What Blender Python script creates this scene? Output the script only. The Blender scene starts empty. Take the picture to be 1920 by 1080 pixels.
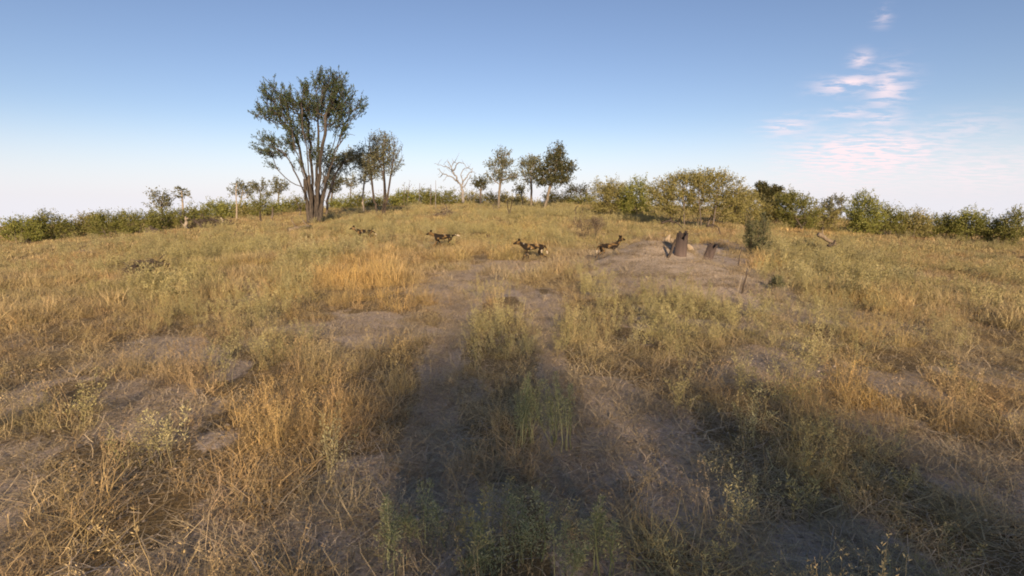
import bpy, math, random
import numpy as np
from mathutils import Vector, Matrix

random.seed(7)
RNG = np.random.default_rng(7)
S = bpy.context.scene
COL = S.collection
PI = math.pi

# ------------------------------------------------------------------ camera
H = 2.0                                   # eye height: camera held beside a truck's roof
FOC = 960.0                               # focal length in photo pixels (1920 wide)
PITCH = math.atan(160 / FOC)
cam_d = bpy.data.cameras.new('camera')
cam_d.sensor_width = 36
cam_d.lens = 36 * FOC / 1920
cam_d.clip_start = 0.05
cam_d.clip_end = 5000
cam = bpy.data.objects.new('camera', cam_d)
cam.location = (0, 0, H)
cam.rotation_euler = (PI / 2 - PITCH, 0, 0)
COL.objects.link(cam)
S.camera = cam

# ------------------------------------------------------------------ light
SUN_EL = math.radians(18)
SUN_AZ = math.radians(7)                  # sun stands behind the camera, a little to the right
to_sun = Vector((math.sin(SUN_AZ) * math.cos(SUN_EL), -math.cos(SUN_AZ) * math.cos(SUN_EL), math.sin(SUN_EL)))
ld = bpy.data.lights.new('sun', 'SUN')
ld.energy = 5.0
ld.angle = math.radians(0.9)
ld.color = (1.0, 0.76, 0.49)
lo = bpy.data.objects.new('sun', ld)
lo.rotation_euler = to_sun.to_track_quat('Z', 'Y').to_euler()
lo.location = (20, -60, 30)
COL.objects.link(lo)
S.view_settings.view_transform = 'Standard'
S.view_settings.look = 'None'
S.view_settings.exposure = 0.28
S.view_settings.gamma = 1.0


def N(nt, t, **kw):
    n = nt.nodes.new(t)
    for k, v in kw.items():
        setattr(n, k, v)
    return n


def M2(nt, op, a, b=None, clamp=False):
    n = nt.nodes.new('ShaderNodeMath')
    n.operation = op
    n.use_clamp = clamp
    for i, v in enumerate((a, b)):
        if v is None:
            continue
        if isinstance(v, (int, float)):
            n.inputs[i].default_value = v
        else:
            nt.links.new(v, n.inputs[i])
    return n.outputs[0]


def MIX(nt, fac, a, b, mode='MIX'):
    n = nt.nodes.new('ShaderNodeMix')
    n.data_type = 'RGBA'
    n.blend_type = mode
    for i, v in ((0, fac), (6, a), (7, b)):
        if isinstance(v, (int, float)):
            n.inputs[i].default_value = v
        elif isinstance(v, tuple):
            n.inputs[i].default_value = v if len(v) == 4 else (*v, 1)
        else:
            nt.links.new(v, n.inputs[i])
    return n.outputs[2]


def pix_dir(px, py):
    a = (px - 960) / FOC
    b = (540 - py) / FOC
    return np.array([a, math.cos(PITCH) + b * math.sin(PITCH), -math.sin(PITCH) + b * math.cos(PITCH)])


def make_world():
    w = bpy.data.worlds.new('World')
    S.world = w
    w.use_nodes = True
    nt = w.node_tree
    nt.nodes.clear()
    L = nt.links.new
    out = N(nt, 'ShaderNodeOutputWorld')
    bg = N(nt, 'ShaderNodeBackground')
    bg.inputs['Strength'].default_value = 0.104
    tc = N(nt, 'ShaderNodeTexCoord')
    sep = N(nt, 'ShaderNodeSeparateXYZ')
    L(tc.outputs['Generated'], sep.inputs[0])
    zc = M2(nt, 'MAXIMUM', sep.outputs[2], 0.012)
    cmb = N(nt, 'ShaderNodeCombineXYZ')
    L(sep.outputs[0], cmb.inputs[0]); L(sep.outputs[1], cmb.inputs[1]); L(zc, cmb.inputs[2])
    sky = N(nt, 'ShaderNodeTexSky')
    sky.sky_type = 'NISHITA'
    sky.sun_disc = False
    sky.sun_elevation = SUN_EL
    sky.sun_rotation = PI - SUN_AZ
    sky.altitude = 900
    sky.air_density = 1.0
    sky.dust_density = 0.6
    sky.ozone_density = 1.6
    L(cmb.outputs[0], sky.inputs[0])
    # rosy band low in the sky opposite the sun, paler blue above it
    band = N(nt, 'ShaderNodeMapRange'); band.interpolation_type = 'SMOOTHERSTEP'
    L(sep.outputs[2], band.inputs[0])
    band.inputs[1].default_value = 0.17; band.inputs[2].default_value = -0.03
    band.inputs[3].default_value = 0.0; band.inputs[4].default_value = 1.0
    c1 = MIX(nt, M2(nt, 'MULTIPLY', band.outputs[0], 0.80), MIX(nt, 1.0, sky.outputs[0], (1.0, 0.93, 1.0), 'MULTIPLY'), (6.7, 6.7, 7.7))
    up = N(nt, 'ShaderNodeMapRange')
    L(sep.outputs[2], up.inputs[0])
    up.inputs[1].default_value = 0.0; up.inputs[2].default_value = 0.5
    up.inputs[3].default_value = 1.0; up.inputs[4].default_value = 1.0
    # thin pink clouds low on the right
    g = N(nt, 'ShaderNodeVectorMath', operation='DIVIDE')
    zz = M2(nt, 'ADD', sep.outputs[2], 0.10)
    c3 = N(nt, 'ShaderNodeCombineXYZ')
    L(zz, c3.inputs[0]); L(zz, c3.inputs[1]); L(zz, c3.inputs[2])
    L(tc.outputs['Generated'], g.inputs[0]); L(c3.outputs[0], g.inputs[1])
    mp = N(nt, 'ShaderNodeMapping')
    mp.inputs['Scale'].default_value = (1.6, 2.6, 0.0)
    L(g.outputs[0], mp.inputs[0])
    no = N(nt, 'ShaderNodeTexNoise')
    no.inputs['Scale'].default_value = 3.4; no.inputs['Detail'].default_value = 8; no.inputs['Roughness'].default_value = 0.62
    no.inputs['Distortion'].default_value = 0.3
    L(mp.outputs[0], no.inputs[0])
    cr = N(nt, 'ShaderNodeMapRange'); cr.interpolation_type = 'SMOOTHSTEP'
    L(no.outputs[0], cr.inputs[0])
    cr.inputs[1].default_value = 0.40; cr.inputs[2].default_value = 0.60
    tot = None
    for (px, py, rx, ry, wt) in ((1592, 158, 50, 14, 1.15), (1665, 165, 34, 34, .9), (1475, 238, 40, 16, 0.75), (1615, 112, 18, 14, 0.8),
                                 (1590, 212, 40, 9, 0.7), (1620, 292, 120, 34, 1.7), (1600, 330, 150, 30, 0.55), (1800, 240, 80, 24, 0.4), (1830, 320, 120, 36, 0.6),
                                 (1655, 32, 14, 16, 0.5), (1650, 225, 40, 14, 0.7)):
        d = pix_dir(px, py); d = d / np.linalg.norm(d)
        e = pix_dir(px + rx, py); e = e / np.linalg.norm(e); sx = float(np.linalg.norm(e - d))
        e = pix_dir(px, py - ry); e = e / np.linalg.norm(e); sy = float(np.linalg.norm(e - d))
        # local frame
        rgt = np.array([d[1], -d[0], 0.0]); rgt = rgt / np.linalg.norm(rgt)
        upv = np.cross(rgt, d)
        dv = []
        for ax, s_ in ((rgt, sx), (upv, sy)):
            dn = N(nt, 'ShaderNodeVectorMath', operation='DOT_PRODUCT')
            L(tc.outputs['Generated'], dn.inputs[0]); dn.inputs[1].default_value = tuple(float(v) / s_ for v in ax)
            dv.append(M2(nt, 'MULTIPLY', dn.outputs['Value'], dn.outputs['Value']))
        q = M2(nt, 'ADD', dv[0], dv[1])
        gq = M2(nt, 'EXPONENT', M2(nt, 'MULTIPLY', q, -0.8))
        gq = M2(nt, 'MULTIPLY', gq, wt)
        # only the side of the sky in front
        fr = N(nt, 'ShaderNodeVectorMath', operation='DOT_PRODUCT')
        L(tc.outputs['Generated'], fr.inputs[0]); fr.inputs[1].default_value = tuple(float(v) for v in d)
        gq = M2(nt, 'MULTIPLY', gq, M2(nt, 'GREATER_THAN', fr.outputs['Value'], 0.0))
        tot = gq if tot is None else M2(nt, 'MAXIMUM', tot, gq)
    cf = M2(nt, 'MULTIPLY', M2(nt, 'MULTIPLY', cr.outputs[0], tot), 0.9, clamp=True)
    c2 = MIX(nt, cf, c1, (8.4, 6.9, 7.2))
    L(c2, bg.inputs[0])
    L(bg.outputs[0], out.inputs[0])


make_world()
S.render.film_transparent = False
S.cycles.pixel_filter_type = 'BLACKMAN_HARRIS'
S.cycles.filter_width = 1.9
S.cycles.max_bounces = 5
S.cycles.diffuse_bounces = 3
S.cycles.glossy_bounces = 1

# ------------------------------------------------------------------ helpers
def tag(o, label=None, cat=None, group=None, kind=None):
    if label: o['label'] = label
    if cat: o['category'] = cat
    if group: o['group'] = group
    if kind: o['kind'] = kind
    return o


def empty(name, loc, rz=0.0):
    o = bpy.data.objects.new(name, None)
    o.location = loc
    o.rotation_euler = (0, 0, rz)
    o.empty_display_size = 0.3
    COL.objects.link(o)
    return o


def mesh_np(name, verts, faces_flat, sizes, mat=None, attrs=None, smooth=False):
    """verts (n,3); faces_flat flat index array; sizes per-face vertex count; attrs {name: (domain, type, array)}"""
    me = bpy.data.meshes.new(name)
    verts = np.asarray(verts, dtype=np.float32)
    ff = np.asarray(faces_flat, dtype=np.int32)
    sz = np.asarray(sizes, dtype=np.int32)
    me.vertices.add(len(verts))
    me.vertices.foreach_set('co', verts.ravel())
    me.loops.add(len(ff))
    me.loops.foreach_set('vertex_index', ff)
    me.polygons.add(len(sz))
    st = np.zeros(len(sz), dtype=np.int32)
    st[1:] = np.cumsum(sz)[:-1]
    me.polygons.foreach_set('loop_start', st)
    me.update(calc_edges=True)
    for k, (dom, typ, arr) in (attrs or {}).items():
        a = me.attributes.new(k, typ, dom)
        arr = np.asarray(arr, dtype=np.float32)
        a.data.foreach_set('value' if typ == 'FLOAT' else ('color' if typ == 'FLOAT_COLOR' else 'vector'), arr.ravel())
    if smooth:
        me.polygons.foreach_set('use_smooth', np.ones(len(sz), dtype=bool))
    if mat:
        me.materials.append(mat)
    me.validate()
    return me


def link(name, me, parent=None, loc=None):
    o = bpy.data.objects.new(name, me)
    COL.objects.link(o)
    if parent: o.parent = parent
    if loc is not None: o.location = loc
    return o


def _hash(ix, iy, seed):
    n = (ix.astype(np.int64) * 374761393 + iy.astype(np.int64) * 668265263 + seed * 1274126177) & 0xffffffff
    n = ((n ^ (n >> 13)) * 1274126177) & 0xffffffff
    return ((n ^ (n >> 16)) & 0xffff) / 65535.0


def vnoise(x, y, scale, seed=0, octaves=3):
    x = np.asarray(x, float); y = np.asarray(y, float)
    tot = 0; amp = 1; s = 0
    for o in range(octaves):
        X = x / scale * 2 ** o + 31.7 * o + 1000; Y = y / scale * 2 ** o - 17.3 * o + 1000
        ix = np.floor(X); iy = np.floor(Y)
        fx = X - ix; fy = Y - iy
        fx = fx * fx * (3 - 2 * fx); fy = fy * fy * (3 - 2 * fy)
        a = _hash(ix, iy, seed + o); b = _hash(ix + 1, iy, seed + o)
        c = _hash(ix, iy + 1, seed + o); d = _hash(ix + 1, iy + 1, seed + o)
        tot = tot + amp * ((a * (1 - fx) + b * fx) * (1 - fy) + (c * (1 - fx) + d * fx) * fy)
        s += amp; amp *= 0.5
    return tot / s


def sst(a, b, v):
    t = np.clip((v - a) / (b - a), 0, 1)
    return t * t * (3 - 2 * t)


RUTS = []                                  # filled below, world polylines of the two wheel tracks


def seg_dist(x, y, poly):
    best = np.full(np.shape(x), 1e9)
    for (x0, y0), (x1, y1) in zip(poly[:-1], poly[1:]):
        dx, dy = x1 - x0, y1 - y0
        t = np.clip(((x - x0) * dx + (y - y0) * dy) / (dx * dx + dy * dy), 0, 1)
        best = np.minimum(best, np.hypot(x - x0 - t * dx, y - y0 - t * dy))
    return best


def gz(x, y):
    x = np.asarray(x, float); y = np.asarray(y, float)
    yy = np.maximum(y, 0)
    z = 1.72 * sst(15, 95, yy)
    den = np.abs(y) + 15 + 0.25 * np.abs(x)
    q = np.abs(x) / den
    q = np.where(q > 0.5, 0.5 + 0.12 * np.tanh((q - 0.5) / 0.12), q)
    drop = np.where(x < 0, 0.10, 0.115) * q * q * den
    z = z - 5.5 * np.tanh(drop / 5.5)
    D = np.hypot(x, y)
    z = z - 0.09 * np.maximum(D - 118, 0) ** 2 / (np.maximum(D - 118, 0) + 25)
    # the low sandy mound round the burnt stumps
    z = z + 0.84 * np.exp(-((x - 4.3) / 1.4) ** 2 - ((y - 15.6) / 1.6) ** 2)
    z = z + 0.38 * np.exp(-((x - 4.9) / 1.9) ** 2 - ((y - 13.2) / 2.0) ** 2)
    near = 1 - sst(60, 110, D)
    z = z + (vnoise(x, y, 6.0, 3, 2) - 0.5) * 0.22 * near * sst(1, 6, D)
    z = z + (vnoise(x, y, 1.1, 9, 3) - 0.5) * 0.10 * (1 - sst(20, 45, D))
    for r in RUTS:
        z = z - 0.07 * np.exp(-(seg_dist(x, y, r) / 0.24) ** 2)
    return z


def g1(x, y):
    return float(gz(np.array([x]), np.array([y]))[0])


def ground_at(px, py):
    d = pix_dir(px, py)
    t = 0.5
    prev = t
    while t < 400:
        p = np.array([0, 0, H]) + d * t
        if p[2] < g1(p[0], p[1]): break
        prev = t
        t *= 1.02
    a, b = prev, t
    for _ in range(14):
        m = (a + b) / 2
        p = np.array([0, 0, H]) + d * m
        if p[2] < g1(p[0], p[1]): b = m
        else: a = m
    return np.array([0, 0, H]) + d * b


def at_depth(px, py, dist):
    d = pix_dir(px, py)
    return np.array([0, 0, H]) + d * (dist / d[1])


def proj(x, y, z):
    """world -> photo pixels, for placing the bare and the green patches of the ground"""
    yc = np.maximum(y, 0.6)
    f = yc * math.cos(PITCH) - (z - H) * math.sin(PITCH)
    u = yc * math.sin(PITCH) + (z - H) * math.cos(PITCH)
    f = np.maximum(f, 0.3)
    return 960 + FOC * x / f, 540 - FOC * u / f


for pts in ([(760, 1075), (795, 900), (815, 760), (835, 660), (860, 590), (880, 545), (915, 505)],
            [(1120, 1075), (1085, 900), (1050, 740), (1030, 640), (1010, 580), (985, 540), (960, 505)]):
    RUTS.append([tuple(ground_at(*p)[:2]) for p in pts])
    a, b = RUTS[-1][0], RUTS[-1][1]
    RUTS[-1].insert(0, (a[0] - (b[0] - a[0]) * 4, a[1] - (b[1] - a[1]) * 4))

BARE = [(290, 770, 80, 60, .85), (330, 655, 100, 24, .8), (560, 615, 90, 18, .7), (700, 605, 70, 20, .6), (880, 530, 90, 26, .9), (960, 500, 110, 16, .6),
        (1420, 690, 110, 45, .8), (1180, 850, 110, 50, .45), (830, 870, 44, 55, .9), (812, 760, 26, 55, .8), (1090, 930, 60, 50, .6), (1290, 940, 90, 60, .5), (900, 960, 80, 60, .6),
        (1250, 500, 150, 42, 1.5), (1385, 535, 85, 24, 1.4), (1170, 500, 80, 18, .7), (470, 545, 30, 16, .6), (480, 640, 50, 22, .5), (1600, 1000, 90, 60, .5), (620, 1010, 60, 50, .4),
        (1130, 495, 80, 14, .5), (1040, 620, 22, 60, .7), (1340, 480, 60, 14, .8), (1230, 470, 40, 20, .9)]
GREEN = [(320, 560, 110, 50, .8), (480, 680, 70, 40, .8), (540, 520, 60, 40, .8), (370, 500, 90, 40, .6), (930, 640, 80, 60, .9), (1080, 640, 60, 40, .6), (1150, 545, 80, 30, .8),
         (1270, 600, 110, 60, .9), (1560, 510, 110, 45, .9), (1480, 560, 70, 30, .5), (1000, 400, 180, 22, .8), (1200, 410, 120, 22, .6), (900, 430, 120, 22, .5), (1550, 620, 60, 40, .5),
         (980, 790, 110, 70, .6), (420, 470, 120, 30, .6), (300, 870, 70, 50, .5), (700, 720, 40, 60, .3), (640, 930, 70, 60, .7), (900, 1010, 240, 60, .7), (600, 700, 60, 40, .3), (1160, 590, 70, 35, .6),
         (700, 430, 120, 20, .4), (920, 560, 60, 20, .6), (450, 590, 60, 22, .4)]
GOLD = [(520, 575, 70, 36, 1), (690, 530, 110, 46, 1), (740, 690, 24, 46, 1), (1620, 760, 110, 100, 1), (1440, 500, 110, 34, 1), (980, 450, 70, 24, .8), (350, 740, 130, 70, .4),
        (470, 820, 170, 110, .6), (1500, 620, 70, 40, .5), (1640, 620, 80, 60, .8), (890, 660, 40, 46, .6), (740, 560, 60, 40, 1), (1350, 465, 60, 20, .8), (900, 480, 120, 16, .5), (1540, 430, 90, 18, .7)]


def blobs(x, y, tab, z=None):
    if z is None: z = gz(x, y)
    px, py = proj(x, y, z)
    v = np.zeros(np.shape(x))
    for (cx, cy, rx, ry, w) in tab:
        v = np.maximum(v, w * np.exp(-((px - cx) / rx) ** 2 - ((py - cy) / ry) ** 2))
    return np.where(y > 1.0, v, 0.25)


def bare_f(x, y, z=None):
    v = blobs(x, y, BARE, z) * (0.62 + 0.80 * vnoise(x, y, 0.8, 33, 3))
    v = v + 0.45 * sst(0.50, 0.66, vnoise(x, y, 0.9, 35, 3)) * (1 - sst(8, 16, np.hypot(x, y)))
    for r in RUTS:
        v = np.maximum(v, 0.85 * np.exp(-(seg_dist(x, y, r) / 0.24) ** 2) * (1 - sst(11, 14, y)))
    D = np.hypot(x, y)
    n = vnoise(x, y, 1.3, 21, 3)
    v = v + 0.75 * (n - 0.5) * (1 - sst(25, 60, D)) + 0.25 * sst(0.58, 0.72, vnoise(x, y, 3.1, 5, 2))
    return np.clip(v, 0, 1)


def green_f(x, y, z=None):
    D = np.hypot(x, y)
    v = 0.8 * blobs(x, y, GREEN, z) + 0.9 * (vnoise(x, y, 2.2, 40, 2) - 0.42) + 0.18 * sst(12, 30, D)
    return np.clip(v, 0, 1)


def gold_f(x, y, z=None):
    return np.clip(0.85 * blobs(x, y, GOLD, z) + 0.7 * (vnoise(x, y, 1.8, 60, 2) - 0.45), 0, 1)


# ------------------------------------------------------------------ materials
def new_mat(name):
    m = bpy.data.materials.new(name)
    m.use_nodes = True
    nt = m.node_tree
    p = nt.nodes['Principled BSDF']
    return m, nt, p


def blade_mat(name, rough=0.7, trans=0.0):
    """colour comes from each tuft's own tint, varied blade by blade"""
    m, nt, p = new_mat(name)
    L = nt.links.new
    a = N(nt, 'ShaderNodeAttribute', attribute_type='INSTANCER', attribute_name='tint')
    b = N(nt, 'ShaderNodeAttribute', attribute_type='GEOMETRY', attribute_name='bv')
    sp = N(nt, 'ShaderNodeSeparateColor')
    L(b.outputs['Color'], sp.inputs[0])
    k = M2(nt, 'ADD', M2(nt, 'MULTIPLY', sp.outputs[0], 0.9), 0.55)
    c = MIX(nt, 1.0, a.outputs['Color'], (1, 1, 1), 'MULTIPLY')
    vm = N(nt, 'ShaderNodeVectorMath', operation='SCALE')
    L(c, vm.inputs[0]); L(k, vm.inputs['Scale'])
    c2 = MIX(nt, M2(nt, 'MULTIPLY', sp.outputs[1], 0.45), vm.outputs[0], (0.46, 0.35, 0.20))
    L(c2, p.inputs['Base Color'])
    p.inputs['Roughness'].default_value = rough
    p.inputs['Specular IOR Level'].default_value = 0.25
    return m


def leaf_mat(name, c_a, c_b, c_c, scale=0.7):
    m, nt, p = new_mat(name)
    L = nt.links.new
    b = N(nt, 'ShaderNodeAttribute', attribute_type='GEOMETRY', attribute_name='bv')
    sp = N(nt, 'ShaderNodeSeparateColor')
    L(b.outputs['Color'], sp.inputs[0])
    tc = N(nt, 'ShaderNodeTexCoord')
    no = N(nt, 'ShaderNodeTexNoise')
    no.inputs['Scale'].default_value = scale; no.inputs['Detail'].default_value = 2
    L(tc.outputs['Object'], no.inputs[0])
    f = M2(nt, 'ADD', M2(nt, 'MULTIPLY', sp.outputs[0], 0.6), M2(nt, 'MULTIPLY', M2(nt, 'SUBTRACT', no.outputs[0], 0.28), 1.0), clamp=True)
    c = MIX(nt, f, c_a, c_b)
    c = MIX(nt, M2(nt, 'MULTIPLY', sp.outputs[1], sp.outputs[1]), c, c_c)
    L(c, p.inputs['Base Color'])
    p.inputs['Roughness'].default_value = 0.55
    p.inputs['Specular IOR Level'].default_value = 0.3
    return m


def bark_mat(name, c_a, c_b, scale=6.0, stretch=0.25, bump=0.4):
    m, nt, p = new_mat(name)
    L = nt.links.new
    tc = N(nt, 'ShaderNodeTexCoord')
    mp = N(nt, 'ShaderNodeMapping'); mp.inputs['Scale'].default_value = (1, 1, stretch)
    L(tc.outputs['Object'], mp.inputs[0])
    no = N(nt, 'ShaderNodeTexNoise')
    no.inputs['Scale'].default_value = scale; no.inputs['Detail'].default_value = 6; no.inputs['Roughness'].default_value = 0.7
    L(mp.outputs[0], no.inputs[0])
    r = N(nt, 'ShaderNodeMapRange'); L(no.outputs[0], r.inputs[0])
    r.inputs[1].default_value = 0.35; r.inputs[2].default_value = 0.65
    L(MIX(nt, r.outputs[0], c_a, c_b), p.inputs['Base Color'])
    p.inputs['Roughness'].default_value = 0.9
    p.inputs['Specular IOR Level'].default_value = 0.15
    bm_ = N(nt, 'ShaderNodeBump'); bm_.inputs['Strength'].default_value = bump; bm_.inputs['Distance'].default_value = 0.05
    L(no.outputs[0], bm_.inputs['Height']); L(bm_.outputs[0], p.inputs['Normal'])
    return m


MB_GREY = bark_mat('bark_grey', (0.09, 0.07, 0.055), (0.24, 0.19, 0.15))
MB_STEM = bark_mat('bark_thorn_tree', (0.040, 0.034, 0.029), (0.15, 0.12, 0.095))
MB_PALE = bark_mat('bark_pale', (0.30, 0.24, 0.18), (0.52, 0.43, 0.33))
MB_DARK = bark_mat('bark_dark', (0.05, 0.038, 0.03), (0.13, 0.10, 0.08))
MB_MID = bark_mat('bark_mid', (0.15, 0.12, 0.09), (0.33, 0.27, 0.20))
MB_LOG = bark_mat('weathered_log', (0.16, 0.12, 0.085), (0.38, 0.30, 0.21))
MB_SILV = bark_mat('dead_wood_silver', (0.20, 0.18, 0.165), (0.40, 0.365, 0.335))
ML_BIG = leaf_mat('leaf_thorn_tree', (0.022, 0.042, 0.016), (0.065, 0.092, 0.030), (0.085, 0.095, 0.038))
ML_FAR = leaf_mat('leaf_grey_green', (0.075, 0.085, 0.045), (0.17, 0.17, 0.09), (0.21, 0.18, 0.10))
ML_DARK = leaf_mat('leaf_dark_olive', (0.028, 0.034, 0.012), (0.085, 0.085, 0.030), (0.12, 0.10, 0.04))
ML_BUSH = leaf_mat('leaf_bush_green', (0.075, 0.085, 0.018), (0.20, 0.20, 0.045), (0.24, 0.21, 0.06), 0.5)
ML_LIME = leaf_mat('leaf_bush_lime', (0.090, 0.105, 0.020), (0.25, 0.26, 0.055), (0.30, 0.27, 0.07), 0.5)
ML_OLIVE = leaf_mat('leaf_bush_olive', (0.12, 0.11, 0.030), (0.27, 0.24, 0.075), (0.32, 0.26, 0.10), 0.5)
ML_TWIG = leaf_mat('dry_twigs', (0.07, 0.05, 0.04), (0.16, 0.11, 0.075), (0.22, 0.16, 0.11), 1.5)
ML_HERB = leaf_mat('leaf_herb', (0.11, 0.13, 0.05), (0.27, 0.28, 0.12), (0.46, 0.43, 0.22), 3.0)
ML_SAGE = leaf_mat('leaf_sage', (0.05, 0.06, 0.03), (0.12, 0.13, 0.06), (0.17, 0.15, 0.07), 2.0)


# ------------------------------------------------------------------ ground
def build_ground():
    n_r = 330
    rs = np.concatenate([np.linspace(0.4, 20, 190)[:-1], np.geomspace(20, 1400, n_r - 190)])
    th_f = np.linspace(-62, 62, 420)
    th_b = np.linspace(62, 298, 90)[1:-1]
    th = np.radians(np.concatenate([th_f, th_b]))
    R, T = np.meshgrid(rs, th, indexing='ij')
    X = R * np.sin(T); Y = R * np.cos(T)
    Z = gz(X, Y)
    nr, nt_ = X.shape
    verts = np.stack([X.ravel(), Y.ravel(), Z.ravel()], 1)
    i = np.arange(nr - 1)[:, None]; j = np.arange(nt_)[None, :]
    j2 = (j + 1) % nt_
    f = np.stack([i * nt_ + j + 0 * i, i * nt_ + j2, (i + 1) * nt_ + j2, (i + 1) * nt_ + j], -1).reshape(-1, 4)
    f = f[:, ::-1]
    c = np.array([[0, 0, g1(0, 0)]])
    verts = np.vstack([verts, c])
    ci = len(verts) - 1
    fan = np.stack([np.full(nt_, ci), (np.arange(nt_) + 1) % nt_, np.arange(nt_)], 1)
    flat = np.concatenate([f.ravel(), fan.ravel()])
    sizes = np.concatenate([np.full(len(f), 4), np.full(nt_, 3)])
    x, y, z = verts[:, 0], verts[:, 1], verts[:, 2]
    col = np.ones((len(verts), 4))
    col[:, 3] = 1 - np.exp(-(((x - 4.6) / 2.3) ** 2 + ((y - 14.0) / 2.9) ** 2) ** 2); col[:, 0] = bare_f(x, y, z); col[:, 1] = green_f(x, y, z); col[:, 2] = gold_f(x, y, z)
    m, nt, p = new_mat('sandy_soil')
    L = nt.links.new
    a = N(nt, 'ShaderNodeAttribute', attribute_type='GEOMETRY', attribute_name='cover')
    sp = N(nt, 'ShaderNodeSeparateColor'); L(a.outputs['Color'], sp.inputs[0])
    geo = N(nt, 'ShaderNodeNewGeometry')
    n1 = N(nt, 'ShaderNodeTexNoise'); n1.inputs['Scale'].default_value = 2.3; n1.inputs['Detail'].default_value = 8; n1.inputs['Roughness'].default_value = 0.65
    n2 = N(nt, 'ShaderNodeTexNoise'); n2.inputs['Scale'].default_value = 22; n2.inputs['Detail'].default_value = 6; n2.inputs['Roughness'].default_value = 0.7
    L(geo.outputs['Position'], n1.inputs[0]); L(geo.outputs['Position'], n2.inputs[0])
    sand = MIX(nt, n1.outputs[0], (0.50, 0.385, 0.29), (0.72, 0.585, 0.455))
    clay = MIX(nt, n1.outputs[0], (0.60, 0.475, 0.345), (0.80, 0.66, 0.50))
    sand = MIX(nt, a.outputs['Alpha'], clay, sand)
    sp2 = N(nt, 'ShaderNodeMapRange'); L(n2.outputs[0], sp2.inputs[0]); sp2.inputs[1].default_value = 0.40; sp2.inputs[2].default_value = 0.62
    sand = MIX(nt, M2(nt, 'MULTIPLY', M2(nt, 'SUBTRACT', 1.0, sp2.outputs[0]), 0.5), sand, (0.24, 0.175, 0.125))
    lit = MIX(nt, n2.outputs[0], (0.10, 0.070, 0.035), (0.30, 0.21, 0.10))
    f_ = N(nt, 'ShaderNodeMapRange'); f_.interpolation_type = 'SMOOTHSTEP'
    L(M2(nt, 'ADD', sp.outputs[0], M2(nt, 'MULTIPLY', M2(nt, 'SUBTRACT', n2.outputs[0], 0.5), 0.8)), f_.inputs[0])
    f_.inputs[1].default_value = 0.16; f_.inputs[2].default_value = 0.40
    vo = N(nt, 'ShaderNodeTexVoronoi'); vo.inputs['Scale'].default_value = 26; vo.inputs['Randomness'].default_value = 1.0
    L(geo.outputs['Position'], vo.inputs['Vector'])
    sps = N(nt, 'ShaderNodeMapRange'); L(vo.outputs['Distance'], sps.inputs[0]); sps.inputs[1].default_value = 0.16; sps.inputs[2].default_value = 0.24
    sps.inputs[3].default_value = 0.75; sps.inputs[4].default_value = 0.0
    spc = MIX(nt, vo.outputs['Color'], (0.14, 0.095, 0.06), (0.62, 0.50, 0.36))
    sand = MIX(nt, sps.outputs[0], sand, spc)
    L(MIX(nt, f_.outputs[0], lit, sand), p.inputs['Base Color'])
    p.inputs['Roughness'].default_value = 0.95
    p.inputs['Specular IOR Level'].default_value = 0.1
    bm_ = N(nt, 'ShaderNodeBump'); bm_.inputs['Strength'].default_value = 0.9; bm_.inputs['Distance'].default_value = 0.05
    L(M2(nt, 'ADD', M2(nt, 'MULTIPLY', n2.outputs[0], 1.0), M2(nt, 'MULTIPLY', sps.outputs[0], 0.35)), bm_.inputs['Height']); L(bm_.outputs[0], p.inputs['Normal'])
    me = mesh_np('ground', verts, flat, sizes, m, {'cover': ('POINT', 'FLOAT_COLOR', col)}, smooth=True)
    o = link('ground', me)
    tag(o, 'sandy ground of the savanna rising to a low crest, with two bare wheel tracks', 'ground', kind='structure')


build_ground()


# ------------------------------------------------------------------ grass
def blades(n, rad, h0, h1, w, bend=0.8, kink=0.25, lean=0.35, rng=RNG, base_sd=None):
    """n curved tapering blades grown from one foot; returns verts, flat, sizes, per-vertex value"""
    ang = rng.uniform(0, 2 * PI, n)
    r = rad * np.sqrt(rng.uniform(0, 1, n))
    pa = rng.uniform(0, 2 * PI, n)
    bx, by = r * np.cos(pa), r * np.sin(pa)
    h = rng.uniform(h0, h1, n)
    ww = w * rng.uniform(0.6, 1.4, n)
    levels = np.array([0, 0.35, 0.7, 1.0])
    le = np.abs(rng.normal(0, lean, n)) + 0.05
    be = rng.uniform(0.1, bend, n)
    side = ang + PI / 2
    V = []
    for li, t in enumerate(levels):
        out = h * (le * t + be * t * t) + rng.normal(0, kink * 0.12, n) * h * (t > 0)
        up = h * (t - 0.42 * be * t ** 2.2)
        sd = rng.normal(0, kink * 0.2, n) * h * t
        cx = bx + np.cos(ang) * out + np.cos(side) * sd
        cy = by + np.sin(ang) * out + np.sin(side) * sd
        cz = up - 0.02
        if li < 3:
            hw = ww * (1 - 0.55 * t) / 2
            V.append(np.stack([cx - np.cos(side) * hw, cy - np.sin(side) * hw, cz], 1))
            V.append(np.stack([cx + np.cos(side) * hw, cy + np.sin(side) * hw, cz], 1))
        else:
            V.append(np.stack([cx, cy, cz], 1))
    V = np.stack(V, 1)                     # n,7,3
    base = np.arange(n)[:, None] * 7
    q1 = base + np.array([[0, 1, 3, 2]]); q2 = base + np.array([[2, 3, 5, 4]]); t3 = base + np.array([[4, 5, 6]])
    flat = np.concatenate([q1.ravel(), q2.ravel(), t3.ravel()])
    sizes = np.concatenate([np.full(2 * n, 4), np.full(n, 3)])
    val = np.repeat(rng.uniform(0, 1, (n, 3)), 7, axis=0)
    return V.reshape(-1, 3), flat, sizes, val


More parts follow.
